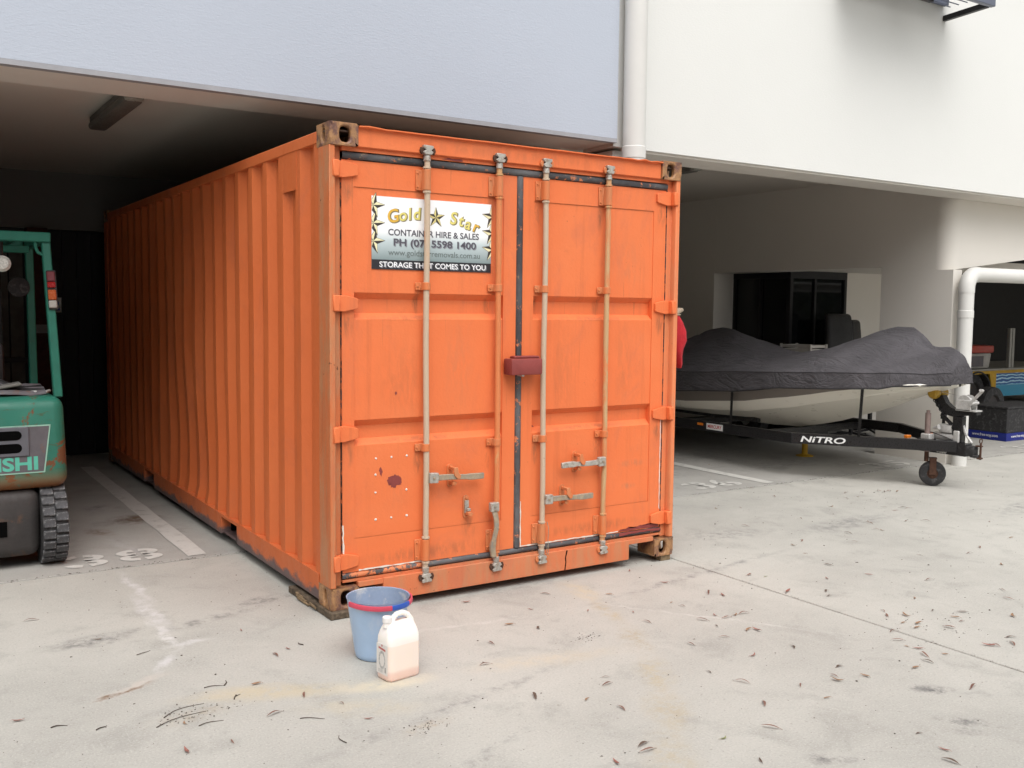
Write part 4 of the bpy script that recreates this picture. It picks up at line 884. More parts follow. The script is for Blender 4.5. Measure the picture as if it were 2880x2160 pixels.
# ---------------------------------------------------------------- forklift (rear towards the yard)
def build_forklift():
    t = thing('forklift', 'chipped green forklift with grey counterweight parked tail first at left', 'forklift', (-1.53, 1.89, 0))
    m = MB(); m.box(-.532, .532, 0, .62, .505, 1.085, .075, 4)
    cw = m.build('counterweight', M['green'], t, 50)
    for i, v in enumerate(cw.data.vertices):
        k = (v.co.z-.505)/.58; v.co.x *= 1.0-.028*k; v.co.y += .03*k
    m = MB(); m.box(-.365, .365, .02, .50, .075, .5045, .07, 3); low = m.build('lower_weight', M['cast_grey'], t, 50)
    MB().box(-.17, .17, .012, .10, .22, .315).build('tow_slot', M['gap_shade'], low)
    # decal panel with pale keyline and lettering, following the sloping back of the weight
    def yz(z): return -.0035+.03*(z-.505)/.58
    def plate(poly, name, mat, par, lift):
        mm = MB(); mm.add([(a, yz(b)-lift, b) for a, b in poly], [tuple(range(len(poly)))]); return mm.build(name, mat, par, fix=False)
    def inset(poly, d):
        cx = sum(p[0] for p in poly)/len(poly); cz = sum(p[1] for p in poly)/len(poly)
        return [(a-math.copysign(d, a-cx), b-math.copysign(d, b-cz)) for a, b in poly]
    poly = [(-.432,.912),(-.392,.612),(.392,.612),(.432,.912)]
    plate(poly, 'keyline', plain('pale green keyline', (.28, .48, .38), .5), cw, .0005)
    dp = plate(inset(poly, .008), 'decal_panel', M['decal_grey'], cw, .0015)
    vs, fs, wd = text2d('MITSUBISHI', 1, .035); sx = .715/wd; mm = MB(); mm.add([(-.362+v.x*sx, yz(.64+v.y*.10)-.0028, .636+v.y*.112) for v in vs], fs); mm.build('lettering', plain('green lettering', (.10, .44, .33), .5, var=.2), cw, fix=False)
    fr = MB(); fr.box(-.305, .305, -.004, .03, .722, .905, .004); g = fr.build('grille', plain('grey grille frame', (.11, .11, .125), .5), t)
    for z in (.745, .825):
        mm = MB(); mm.box(-.26, .26, -.0065, .02, z, z+.058, .0); n = 8
        rr = MB(); rr.prism([(-.235-.029*math.sin(a), z+.029+.029*math.cos(a)) for a in [math.pi*k/n for k in range(n+1)]]+[(.235+.029*math.sin(a), z+.029-.029*math.cos(a)) for a in [math.pi*k/n for k in range(n+1)]], 'y', -.0055, .01); rr.build('grille_slot', M['gap_shade'], g)  # slots are black shapes on the frame, their inner shade painted
    # rear wheels with staggered lug tread
    lug = MB(); lug.box(-.036, .036, -.026, .026, -.012, .012, .004); lme = lug.mesh('tread_block', M['rubber_worn'])
    for sx in (-1, 1):
        wm = MB(); wm.lathe([(.11,-.074),(.21,-.077),(.243,-.074),(.249,-.06),(.249,.06),(.243,.074),(.21,.077),(.11,.074)], (sx*.438, .17, .263), 40, 'x'); wh = wm.build('wheel', M['rubber'], t)
        MB().lathe([(0,-.05),(.11,-.055),(.115,0),(.11,.055),(0,.05)], (sx*.438, .17, .263), 24, 'x').build('rim', M['cast_grey'], wh)
        for row in (-1, 1):
            for k in range(22):
                a = 2*math.pi*(k+(.5 if row > 0 else 0))/22; inst('tread_block', lme, wh, (sx*.438+row*.0375, .17+.252*math.sin(a), .263+.252*math.cos(a)), (-a, 0, 0))
    for sx in (-1, 1):
        wm = MB(); wm.lathe([(.14,-.085),(.27,-.088),(.30,-.07),(.305,0),(.30,.07),(.27,.088),(.14,.085)], (sx*.46, 1.62, .305), 36, 'x'); wh = wm.build('wheel', M['rubber'], t)
        MB().lathe([(0,-.04),(.14,-.05),(.145,0),(.14,.05),(0,.04)], (sx*.46, 1.62, .305), 24, 'x').build('rim', M['cast_grey'], wh)
    MB().box(-.50, .50, .66, 1.50, .36, .98, .03, 2).build('body', M['green_clean'], t); MB().box(-.36, .36, .45, 1.75, .16, .355).build('chassis', M['cast_grey'], t)
    # overhead guard
    for sx in (-1, 1):
        p = MB(); p.bar((sx*.497, .15, 1.07), (sx*.462, .27, 2.075), .052, .06, .006, (0,1,0)); po = p.build('guard_pillar', M['green_clean'], t)
        MB().lathe([(0,-.002),(.010,-.002),(.010,0)], (sx*.487, .160, 1.31), 10, 'y').build('pillar_hole', M['gap_shade'], po)
        p = MB(); p.bar((sx*.495, 1.32, .98), (sx*.475, 1.22, 2.075), .055, .06, .006, (0,1,0)); p.build('guard_pillar', M['green_clean'], t)
        MB().bar((sx*.462, .23, 2.098), (sx*.475, 1.27, 2.098), .055, .06, .006).build('guard_rail', M['green_clean'], t)
        b = MB(); b.tube([(sx*.40,.25,2.07),(sx*.402,.25,2.03),(sx*.415,.25,2.0),(sx*.445,.25,1.985)], .011, 8); b.build('guard_brace', M['green_clean'], t)
    MB().box(-.488, .488, .22, .28, 2.066, 2.128, .006).build('guard_crossbar', M['green_clean'], t); MB().box(-.43, .43, .80, .86, 2.02, 2.068, .005).build('guard_crossbar', M['green_clean'], t)
    MB().box(-.44, .44, 1.22, 1.28, 2.066, 2.128, .006).build('guard_crossbar', M['green_clean'], t)
    for i in range(5): MB().box(-.32+i*.16-.015, -.32+i*.16+.015, .285, 1.215, 2.085, 2.11, .003).build('guard_slat', M['green_clean'], t)
    for sx in (-1, 1):      # tail lamp cluster on each rear pillar
        lp = MB(); T = lambda z: (sx*(.497-.035*(z-1.07)/1.005), .15+.12*(z-1.07)/1.005)
        x, y = T(1.76); ln = MB(); ln.bar((T(1.635)[0]+sx*.012, T(1.635)[1]-.036, 1.635), (T(1.885)[0]+sx*.012, T(1.885)[1]-.036, 1.885), .056, .026, .005, (0,1,0)); lo = ln.build('tail_lamp', M['rubber'], t)
        for z0, z1, mt in ((1.645,1.693,'lens_clear'),(1.697,1.762,'lens_amber'),(1.775,1.812,'lens_red'),(1.815,1.878,'lens_dull')):
            q = MB(); q.bar((T(z0)[0]+sx*.008, T(z0)[1]-.055, z0), (T(z1)[0]+sx*.008, T(z1)[1]-.055, z1), .048, .014, .005, (0,1,0)); q.build('lens', M[mt], lo)
    w_ = MB(); w_.lathe([(0,-.03),(.035,-.028),(.052,-.01),(.052,.02),(.03,.05),(0,.055)], (.215, .34, 1.925), 20, 'y'); wl = w_.build('work_lamp', M['lamp_chrome'], t); MB().cyl((.215,.35,1.97),(.215,.35,2.066), .010, n=8).build('lamp_bracket', M['black_steel'], wl)
    s_ = MB(); s_.box(-.24, .24, .58, 1.02, 1.0, 1.10, .03, 2); s_.box(-.23, .23, .50, .60, 1.08, 1.42, .04, 2); s_.build('seat', M['vinyl'], t)
    MB().tube([(.0+.17*math.cos(a), 1.20+.09*math.sin(a), 1.33+.12*math.sin(a)) for a in [2*math.pi*k/20 for k in range(20)]], .014, 8, True).build('steering_wheel', M['vinyl'], t)
    MB().cyl((0,1.38,.98),(0,1.20,1.33), .03, n=10).build('steering_column', M['black_steel'], t)
    mi = MB(); mi.lathe([(0,-.012),(.07,-.008),(.075,.0),(.07,.012),(0,.014)], (.40, 1.20, 1.79), 20, 'y'); mi.build('mirror', M['rubber'], t)
    ms = MB()
    for sx in (-1, 1):
        MB().box(sx*.30-.04, sx*.30+.04, 1.78, 1.90, .10, 2.02).build('mast_rail', M['black_steel'], t); MB().prism([(1.95,.06),(2.02,.06),(2.02,.5),(1.98,.5),(1.98,.10),(3.0,.075),(3.0,.06)], 'x', sx*.24-.05, sx*.24+.05).build('fork', M['black_steel'], t)
    for z in (.3, 1.0, 1.95): MB().box(-.26, .26, 1.80, 1.88, z, z+.07).build('mast_bar', M['black_steel'], t)
build_forklift()
def strap_pile():
    t = thing('strap_pile', 'pile of folded black straps and a grey tray on top of the forklift', 'straps', (-1.36, 2.12, 1.087)); q = random.Random(4)
    for i in range(7):
        m = MB(); y = -.06+i*.035; pts = [(-.42+.085*k, y+.02*math.sin(k+i), .012+.028*abs(math.sin(k*.9+i*1.3))*(1-.08*k)+.012*i*(1 if k < 6 else .3)) for k in range(9)]
        m.tube(pts, .020, 6, False, .35); m.build('strap', M['vinyl'] if i % 3 else M['decal_grey'], t)
    MB().box(-.06, .13, -.08, .05, .045, .065, .006, 1, Matrix.Rotation(R(-9), 4, 'Y')).build('tray', M['fence_grey'], t)
    m = MB(); m.tube([(.14,-.02,.012),(.20,-.04,.018),(.26,-.02,.014),(.29,.02,.02)], .011, 6); m.build('hose_end', M['galv'], t)
strap_pile()

# ---------------------------------------------------------------- boat, its cover and trailer
def lerp(tab, y):
    if y <= tab[0][0]: return tab[0][1]
    for (a, b), (c, d) in zip(tab, tab[1:]):
        if y <= c: t = (y-a)/(c-a); t = t*t*(3-2*t)*.35+t*.65; return b+(d-b)*t
    return tab[-1][1]
BX = 6.60
BEAM = [(.62,.03),(.68,.17),(.80,.36),(1.0,.56),(1.25,.74),(1.6,.88),(2.1,.97),(3,1.0),(6.1,.97)]
GUN = [(.62,.995),(1.2,.975),(2,.93),(3,.89),(6.1,.87)]
KEEL = [(.62,.975),(.93,.88),(1.5,.665),(1.95,.52),(2.45,.40),(3.0,.375),(6.1,.37)]
CHZ = [(.62,.985),(.93,.93),(1.5,.80),(2.0,.69),(2.6,.60),(3.3,.56),(6.1,.54)]
def build_boat():
    b = thing('boat', 'cream and taupe fibreglass boat hull on a black trailer', 'boat', (BX, .62, 0)); oy = .62
    ys = [.62,.66,.72,.8,.9,1.02,1.16,1.32,1.5,1.7,1.95,2.2,2.5,2.9,3.4,4,4.7,5.4,6.1]
    zb = [(1.0,.965),(1.3,.925),(2.0,.80),(2.6,.71),(3.5,.64),(6.1,.60)]
    def row(y):
        B, g, k, c = lerp(BEAM, y), lerp(GUN, y), lerp(KEEL, y), lerp(CHZ, y); zz = min(g-.002, max(c+.02, lerp(zb, y))); cw = B*(.84 if y > 2 else .84-.30*(2-y)/1.4)
        f = lambda z: cw+(B-cw)*((z-c)/(g-c))**.7
        pts = [(B, g), (f((g+zz)/2), (g+zz)/2), (f(zz), zz), (f((zz+c)/2), (zz+c)/2), (cw+.012, c+.012), (cw, c), (cw*.70, c+(k-c)*.28), (cw*.68, c+(k-c)*.34), (cw*.40, c+(k-c)*.60), (cw*.38, c+(k-c)*.66), (0, k)]
        return pts
    for name, sl, mat in (('topside', slice(0, 3), M['taupe']), ('hull', slice(2, 11), M['cream'])):
        m = MB()
        for sg in (-1, 1):
            R_ = [row(y)[sl] for y in ys]; n = len(R_[0]); vs = [(sg*x, y-oy, z) for y, r in zip(ys, R_) for x, z in r]
            m.add(vs, [(i*n+j, (i+1)*n+j, (i+1)*n+j+1, i*n+j+1) for i in range(len(ys)-1) for j in range(n-1)])
        m.build(name, mat, b, 28)
    m = MB(); r = row(6.1); m.add([(x, 6.1-oy, z) for x, z in r]+[(-x, 6.1-oy, z) for x, z in r[::-1]], [tuple(range(22))]); m.build('transom', M['cream'], b)
    m = MB()
    for sg in (-1, 1): m.tube([(sg*(lerp(BEAM, y)+.004), y-oy, lerp(GUN, y)) for y in ys], .016, 6)
    m.build('rub_rail', M['cream'], b)
    # fitted cover over it
    c = None
    TOP = [(.60,1.24),(.63,1.31),(.72,1.345),(.84,1.352),(.94,1.362),(1.0,1.41),(1.06,1.50),(1.15,1.535),(1.32,1.53),(1.5,1.485),(1.75,1.40),(2.1,1.29),(2.53,1.222),(2.9,1.255),(3.3,1.385),(3.6,1.462),(3.77,1.474),(4.0,1.44),(4.4,1.27),(5,1.15),(6.15,1.02)]
    SK = [(.60,1.0),(.70,.99),(.9,.985),(1.12,.945),(1.5,.925),(1.96,.905),(2.3,.855),(2.56,.825),(3.0,.80),(3.42,.77),(6.15,.74)]
    CR = [(.60,1.10),(.9,1.10),(1.4,1.085),(2.1,1.055),(3.4,.985),(6.15,.95)]
    CB = [(.60,.16),(.64,.21),(.72,.27),(.84,.40),(1.0,.59),(1.25,.77),(1.6,.91),(2.1,1.0),(3,1.03),(6.15,1.0)]
    ys = [.60+.045*i for i in range(50)]+[2.85+.1*i for i in range(34)]; m = MB(); q = random.Random(11)
    import mathutils.noise as mn
    us = [-1.16,-1.10,-1.05,-1.0]+[-.97+1.94*i/44 for i in range(45)]+[1.0,1.05,1.10,1.16]
    vs = []
    for y in ys:
        B, T, s_, cr = lerp(CB, y), lerp(TOP, y), lerp(SK, y), lerp(CR, y)
        for u in us:
            a = abs(u); x = math.copysign(B*min(1, a), u)
            pk = max(math.exp(-((y-3.75)/.45)**2), math.exp(-((y-1.16)/.30)**2)); pe = 1.35-.55*pk
            if a <= 1: z = cr+(T-cr)*(1-a**pe)
            else: z = cr+(s_-cr)*(a-1)/.16; x = math.copysign(B+.012*(a-1)/.16, u)
            w1 = mn.noise(Vector((u*3.0, y*5.5+u*3, 1.3)))*.5+mn.noise(Vector((u*7, y*11-u*6, 4.1)))*.25
            amp = .016*(1.6 if y < 1.15 else 1.0 if 3.0 < y < 4.6 else .4)
            fold = 0
            for yp, A, K, ph, rr in ((3.75, .052, 6.0, .4, .75), (1.14, .040, 5.0, 1.1, .55), (.78, .050, 4.0, .2, .40)):
                r_ = math.hypot(x, y-yp); th = math.atan2(x, y-yp); fold += A*(abs(math.sin(K*th*.5+ph+.5*mn.noise(Vector((th*2, yp, 0)))))-.55)*min(1, r_/.35)*math.exp(-(r_/rr)**2)
            z += amp*w1+fold*(1 if a <= 1 else .35); x += math.copysign(amp*.8*w1, u)*(a > .3)
            vs.append((x, y-.6, z))
    n = len(us); m.add(vs, [(i*n+j, (i+1)*n+j, (i+1)*n+j+1, i*n+j+1) for i in range(len(ys)-1) for j in range(n-1)]+[tuple(range(n)), tuple((len(ys)-1)*n+j for j in range(n-1, -1, -1))])
    n = len(us)
    co = m.build('boat_cover', M['canvas'], None, 38, (BX, .6, 0)); tag(co, 'charcoal canvas cover draped over the boat in two humps', 'boat cover')
    thread = plain('dark seam tape', (.03, .028, .03), .8)
    for j, nm, r_ in ((3, 'seam', .004), (n-4, 'seam', .004), (0, 'hem', .009), (n-1, 'hem', .009)):
        sm = MB(); sm.tube([vs[i*n+j] for i in range(len(ys))], r_, 5); sm.build(nm, thread, co, 60)
build_boat()
def link_chain(m, pts, lr=.016, wr=.0035):
    """oval links along a path"""
    for i in range(len(pts)-1):
        a, b = Vector(pts[i]), Vector(pts[i+1]); d = (b-a).normalized(); L = (b-a).length*.72; x = d.orthogonal().normalized(); x = (x if i % 2 == 0 else d.cross(x)); c = (a+b)/2
        m.tube([c+d*L*math.cos(t)+x*lr*.62*math.sin(t) for t in [2*math.pi*k/10 for k in range(10)]], wr, 5, True)
def build_trailer():
    t = thing('boat_trailer', 'black steel boat trailer with jockey wheel and hand winch', 'trailer', (BX, .4, 0)); oy = .4; Z = .40
    L = lambda x, y, z: (x-BX, y-oy, z)
    for sg in (-1, 1):
        rl = MB(); rl.bar(L(BX+sg*.88, 1.84, Z), L(BX+sg*.88, 6.0, Z-.03), .055, .105, .005); rl.build('side_rail', M['black_steel'], t)
        ar = MB(); ar.bar(L(BX+sg*.885, 1.875, Z), L(BX+sg*.035, .60, Z+.01), .055, .105, .005); arm = ar.build('drawbar_arm', M['black_steel'], t)
        bn = MB(); bn.box(sg*.42-.05, sg*.42+.05, 2.75-oy, 5.9-oy, .44, .515, .01); bn.build('bunk', M['rubber'], t)
        wm = MB(); wm.lathe([(.13,-.09),(.26,-.095),(.30,-.075),(.305,0),(.30,.075),(.26,.095),(.13,.09)], L(BX+sg*1.02, 4.25, .305), 32, 'x'); wo = wm.build('wheel', M['rubber'], t); MB().lathe([(0,-.06),(.13,-.05),(.13,.05),(0,.06)], L(BX+sg*1.02, 4.25, .305), 20, 'x').build('rim', M['galv'], wo)
        mg = MB(); mg.prism([(4.25-oy+.36*math.cos(a), .32+.36*math.sin(a)) for a in [math.pi*k/10 for k in range(11)]]+[(4.25-oy+.345*math.cos(a), .32+.345*math.sin(a)) for a in [math.pi*k/10 for k in range(10,-1,-1)]], 'x', sg*.92, sg*1.14); mg.build('mudguard', M['black_steel'], t)
        if sg < 0:
            d = Vector((.85, -1.275, .01)).normalized(); nrm = Vector((-1.275, -.85, 0)).normalized()
            o0 = Vector(L(BX-.885, 1.875, Z))+nrm*.0285
            vs, fs, wd = text2d('NiTRO', 1, .022, .18); sx = .43/wd; mm = MB(); mm.add([o0+d*(.10+v.x*sx)+nrm*.001+Vector((0,0,-.030+v.y*.082)) for v in vs], fs); mm.build('lettering', M['white_print'], arm, fix=False)
            x = -.88-.0285; mm = MB(); mm.box(x-.002, x, 2.80-oy, 3.05-oy, Z-.038, Z+.030); lb = mm.build('sticker', M['white_print'], t)
            vs, fs, wd = text2d('MERCURY', 1, .02); sx = .21/wd; mm = MB(); mm.add([(x-.003, 3.03-oy-v.x*sx, Z-.020+v.y*.050) for v in vs], fs); mm.build('sticker_print', M['red_print'], lb, fix=False)
            MB().box(x-.012, x, 3.10-oy, 3.19-oy, Z-.005, Z+.022, .004).build('marker_lamp', M['amber_refl'], t)
    MB().box(.10-.0, .17, .98-oy, 1.02-oy, Z+.055, Z+.085, .006).build('marker_lamp', M['amber_refl'], t)
    MB().box(-.235, -.165, 1.00-oy, 1.04-oy, Z+.055, Z+.085, .006).build('marker_lamp', M['amber_refl'], t)
    for y in (2.4, 3.6, 5.2): MB().box(-.85, .85, y-oy-.03, y-oy+.03, Z-.06, Z+.01).build('cross_member', M['black_steel'], t)
    MB().cyl((-1.0, 4.25-oy, .305), (1.0, 4.25-oy, .305), .025, n=12).build('axle', M['black_steel'], t)
    # tongue and coupling
    m = MB(); m.box(-.055, .055, .50-oy, 1.02-oy, Z-.075, Z+.045, .006); tg = m.build('tongue', M['black_steel'], t)
    m = MB(); m.box(-.045, .045, .43-oy, .62-oy, Z-.065, Z+.03, .014, 2); m.box(-.04, .04, .40-oy, .47-oy, Z-.075, Z-.05, .006); m.build('coupling', M['rubber'], t)
    m = MB(); m.cyl((0,.385-oy,Z-.09),(0,.385-oy,Z+.065), .010, n=10); m.tube([(.022*math.cos(a), .385-oy, Z+.085+.022*math.sin(a)) for a in [2*math.pi*k/12 for k in range(12)]], .005, 6, True); m.box(-.025,.025,.372-oy,.41-oy,Z-.085,Z-.07,.003); m.box(-.02,.02,.372-oy,.43-oy,Z+.03,Z+.042,.003); m.build('coupling_pin', M['rust_steel'], t)
    m = MB(); m.cyl((0,.86-oy,Z+.085),(0,.60-oy,Z+.085), .042, n=16); m.box(-.05,.05,.58-oy,.64-oy,Z+.046,Z+.16,.008); m.box(-.042,.042,.66-oy,.80-oy,Z+.128,Z+.21,.012,2); m.build('brake_actuator', M['galv'], t)
    m = MB(); m.bar((.0,.60-oy,Z+.27),(0,.53-oy,Z+.12), .022, .028, .006); m.bar((0,.53-oy,Z+.12),(0,.47-oy,Z+.055), .020, .018, .004); m.bar((0,.625-oy,Z+.30),(0,.60-oy,Z+.265), .026, .03, .008); m.build('brake_lever', M['galv'], t)
    m = MB(); m.tube([(-.02,.95-oy,Z+.11),(-.06,.84-oy,Z+.12),(-.05,.72-oy,Z+.09),(-.05,.60-oy,Z+.05),(-.052,.54-oy,Z-.02)], .005, 6); m.build('brake_cable', M['rubber'], t)
    m = MB()
    for k in range(4): link_chain(m, [(-.062-.006*k, .80-oy-.03*k+.02*math.sin(j*1.3), Z+.05-.035*j+(.0 if j < 4 else .05*(j-3))) for j in range(6)], .020, .0042)
    m.build('safety_chain', M['galv'], t)
    # winch post, bow roller and winch
    m = MB(); prof = [(.90,.86),(.86,.87),(.80,.80),(.72,.755),(.62,.735),(.42,.73),(.42,.765),(.60,.772),(.70,.80),(.77,.86),(.79,.90)]
    m.prism([(y-oy, z) for y, z in [(.875,.875),(.845,.80),(.80,.745),(.74,.705),(.66,.690),(.42,.725),(.42,.755),(.62,.760),(.68,.775),(.74,.82),(.775,.885)]], 'x', -.035, .035); m.build('bow_arm', M['black_steel'], t)
    MB().box(-.032, .032, .56-oy, .66-oy, Z+.046, .70, .004).build('winch_post', M['black_steel'], t)
    m = MB(); m.lathe([(0,-.105),(.040,-.105),(.060,-.080),(.060,-.045),(.036,-.010),(.036,.010),(.060,.045),(.060,.080),(.040,.105),(0,.105)], L(BX, .845, .905), 20, 'x'); m.build('bow_roller', M['poly_yellow'], t)
    m = MB(); m.lathe([(0,-.045),(.070,-.045),(.072,-.035),(.045,-.033),(.045,.033),(.072,.035),(.070,.045),(0,.045)], L(BX, .545, .835), 24, 'x'); m.box(-.056,-.046,.47-oy,.62-oy,.756,.86,.004); m.box(.046,.056,.47-oy,.62-oy,.756,.86,.004); m.box(-.056,.056,.42-oy,.62-oy,.7555,.768); wn = m.build('winch', M['galv'], t)
    m = MB(); m.cyl((-.10,.46-oy,.835),(.05,.46-oy,.835), .012, n=10); m.bar((-.10,.46-oy,.825),(-.10,.33-oy,.965), .028, .008, .002, (1,0,0)); m.cyl((-.10,.33-oy,.965),(-.17,.31-oy,.972), .013, n=10); m.build('crank', M['galv'], wn)
    m = MB(); m.cyl((0,.56-oy,.885),(0,.83-oy,.915), .0025, n=5); m.build('winch_cable', M['galv'], wn)
    m = MB(); link_chain(m, [(-.05+.02*j/14, .865-oy-.225*(j/14)**1.1, .86-.29*(j/14)) for j in range(15)], .020, .0042); m.build('bow_chain', M['black_steel'], t)
    m = MB(); m.tube([(0,.80-oy,.70),(0,.70-oy,.62),(0,.62-oy,.58)], .018, 6, False, .3); m.build('strap', M['rubber'], t)
    # jockey wheel
    jx, jy = -.02, .85-oy
    m = MB(); m.cyl((jx-.085,jy+.02,.335),(jx-.085,jy+.02,.71), .026, n=14); m.cyl((jx-.085,jy+.02,.71),(jx-.085,jy+.02,.735), .018, n=12); jw = m.build('jockey_jack', plain('grey red jack tube', (.30,.22,.20), .5, .2, var=.3, scale=20), t)
    m = MB(); m.cyl((jx-.085,jy+.02,.24),(jx-.085,jy+.02,.335), .021, n=12); m.build('jack_leg', M['rust_steel'], jw)
    m = MB(); m.box(jx-.125,jx-.045,jy-.03,jy+.07,Z+.055,Z+.11,.008); m.cyl((jx-.07,jy-.03,Z+.17),(jx-.07,jy-.09,Z+.185), .012, .026, 10); m.build('jack_clamp', M['galv'], jw)
    Mr = Matrix.Translation((jx-.085+.045, jy-.02, .124)) @ Matrix.Rotation(R(38), 4, 'Z')
    m = MB(); m.T = Mr; m.lathe([(.05,-.030),(.095,-.034),(.118,-.026),(.123,0),(.118,.026),(.095,.034),(.05,.030)], n=32, axis='x'); jt = m.build('jockey_wheel', M['rubber'], t)
    m = MB(); m.T = Mr; m.lathe([(0,-.026),(.03,-.030),(.05,-.022),(.062,-.024),(.062,.024),(.05,.022),(.03,.030),(0,.026)], n=24, axis='x'); m.build('rim', M['rust_steel'], jt)
    m = MB(); m.T = Mr; m.box(-.046,-.040,-.03,.03,-.01,.145); m.box(.040,.046,-.03,.03,-.01,.145); m.box(-.046,.046,-.035,.035,.1452,.152); m.build('fork', M['rust_steel'], jt)
    # tie-down straps
    for y in (1.165, 2.565):
        b = lerp(BEAM, y); rx = -.88 if y > 1.9 else -.52
        m = MB(); m.bar((-b-.035, y-oy, lerp(GUN, y)-.02), (rx-.02, y-oy+(.16 if y < 2 else .13), Z+.045), .034, .004, 0, (1,0,0)); m.build('tie_strap', M['black_steel'], t)
    m = MB(); m.bar((.42, 1.05-oy, .80), (.50, 1.10-oy, .44), .034, .004, 0, (1,0,0)); m.box(.44,.48,1.05-oy,1.10-oy,.60,.66,.004); m.tube([(.46,1.05-oy,.66),(.47,1.0-oy,.67),(.475,.96-oy,.655)], .010, 6, False, .4); m.build('tie_strap', M['rubber'], t)
build_trailer()
def stub():
    t = thing('bollard', 'short yellow floor post with flanged base beneath the boat', 'post', (7.0, 2.78, 0))
    MB().lathe([(0,0),(.10,0),(.10,.008),(.05,.022),(.0,.022)], n=20).build('base', M['yellow'], t); MB().lathe([(.034,.0225),(.034,.27),(.02,.285),(0,.285)], n=16).build('post', M['yellow'], t)
    MB().lathe([(0,.2855),(.018,.2855),(.014,.30),(0,.302)], n=10).build('bolt', M['rust_steel'], t)
stub()

# ---------------------------------------------------------------- things in the side lobby and the next bay
def chair(x, y, rz, s_, label):
    t = thing('office_chair', label, 'chair', (x, y, 0), rz, 'black chairs by the glazed lobby'); v = M['vinyl']
    m = MB(); m.box(-.27*s_, .27*s_, .12, .22, .58, 1.60*s_, .05, 3); bk = m.build('backrest', v, t); 
    for q in bk.data.vertices: q.co.x *= 1-.14*max(0, (q.co.z-.9)/.7); q.co.y += .10*(q.co.z-.58)
    MB().box(-.27, .27, -.30, .22, .44, .5795, .05, 3).build('seat', v, t)
    for sx in (-1, 1): MB().box(sx*.31-.035, sx*.31+.035, -.22, .18, .62, .70, .02, 2).build('armrest', v, t)
    MB().cyl((0,0,.10),(0,0,.44), .03, n=12).build('column', M['black_steel'], t)
    for k in range(5):
        a = 2*math.pi*k/5; MB().bar((0,0,.09),(.30*math.cos(a),.30*math.sin(a),.05), .04, .03, .005).build('leg', M['black_steel'], t)
chair(8.74, 3.50, 0, 1.03, 'tall black padded chair standing before the lobby glass, larger one'); chair(9.28, 3.62, R(25), .98, 'black padded chair next to the white lobby wall, partly hidden')
def lobby_things():
    c = thing('cabinet', 'low black cabinet behind the boat carrying a white crate', 'cabinet', (8.07, 3.75, 0)); MB().box(-.14, .19, -.28, .30, .03, 1.05, .01).build('carcass', M['black_steel'], c); MB().box(-.155, .20, -.30, .32, 1.0505, 1.08, .004).build('top', M['black_steel'], c)
    for i in range(2): MB().box(-.150, -.1405, -.27+i*.285, .0+i*.285, .06, 1.02, .004).build('cabinet_door', M['frame_black'], c)
    for i in range(4): MB().box(-.12+(i % 2)*.24, -.08+(i % 2)*.24, -.25+(i//2)*.48, -.21+(i//2)*.48, 0, .0295).build('foot', M['black_steel'], c)
    t = thing('plastic_crate', 'white slatted plastic crate on the black cabinet behind the boat', 'crate', (8.09, 3.78, 1.0805)); w_ = plain('dull white plastic', (.52, .49, .45), .5, var=.15)
    m = MB(); m.box(-.15,.15,-.24,.24,0,.012); m.build('base', w_, t)
    for z in (.05, .10, .15):
        for sg in (-1, 1): MB().box(-.15, .15, sg*.235-.005, sg*.235+.005, z-.02, z+.014).build('slat', w_, t); MB().box(sg*.145-.005, sg*.145+.005, -.229, .229, z-.02, z+.014).build('slat', w_, t)
    for sx in (-1, 1):
        for sy in (-1, 1): MB().box(sx*.15-.012, sx*.15+.012, sy*.24-.012, sy*.24+.012, .0125, .175).build('corner_post', w_, t)
lobby_things()
def wave_mat():
    m = NT('blue wave print', .35, 0, .4); o = m.obj(); w_ = m.n('ShaderNodeTexWave'); w_.wave_type = 'RINGS'; m.L(m.map(o, (2.2, 1, 3.4)), w_.inputs[0]); w_.inputs['Scale'].default_value = 1.6; w_.inputs['Distortion'].default_value = 6; w_.inputs['Detail'].default_value = 3
    z = m.sep(o)[2]; c = m.ramp(w_.outputs[1], [(0, (.01,.05,.22)), (.45, (.02,.16,.42)), (.75, (.12,.42,.60)), (.95, (.55,.70,.75))])
    m.set('Base Color', m.mix(m.mr(z, .46, .42), c, (.03, .26, .42))); return m.mat
def tyre_part(parent, c, r, w_, name='wheel'):
    m = MB(); m.lathe([(r*.55,-w_*.45),(r*.85,-w_/2),(r*.97,-w_*.42),(r,0),(r*.97,w_*.42),(r*.85,w_/2),(r*.55,w_*.45)], c, 32, 'y'); o = m.build(name, M['rubber'], parent)
    m = MB(); m.lathe([(0,-w_*.2),(r*.3,-w_*.3),(r*.5,-w_*.25),(r*.56,-w_*.42),(r*.56,w_*.42),(0,w_*.2)], c, 24, 'y'); m.build('rim', M['cast_grey'], o); return o
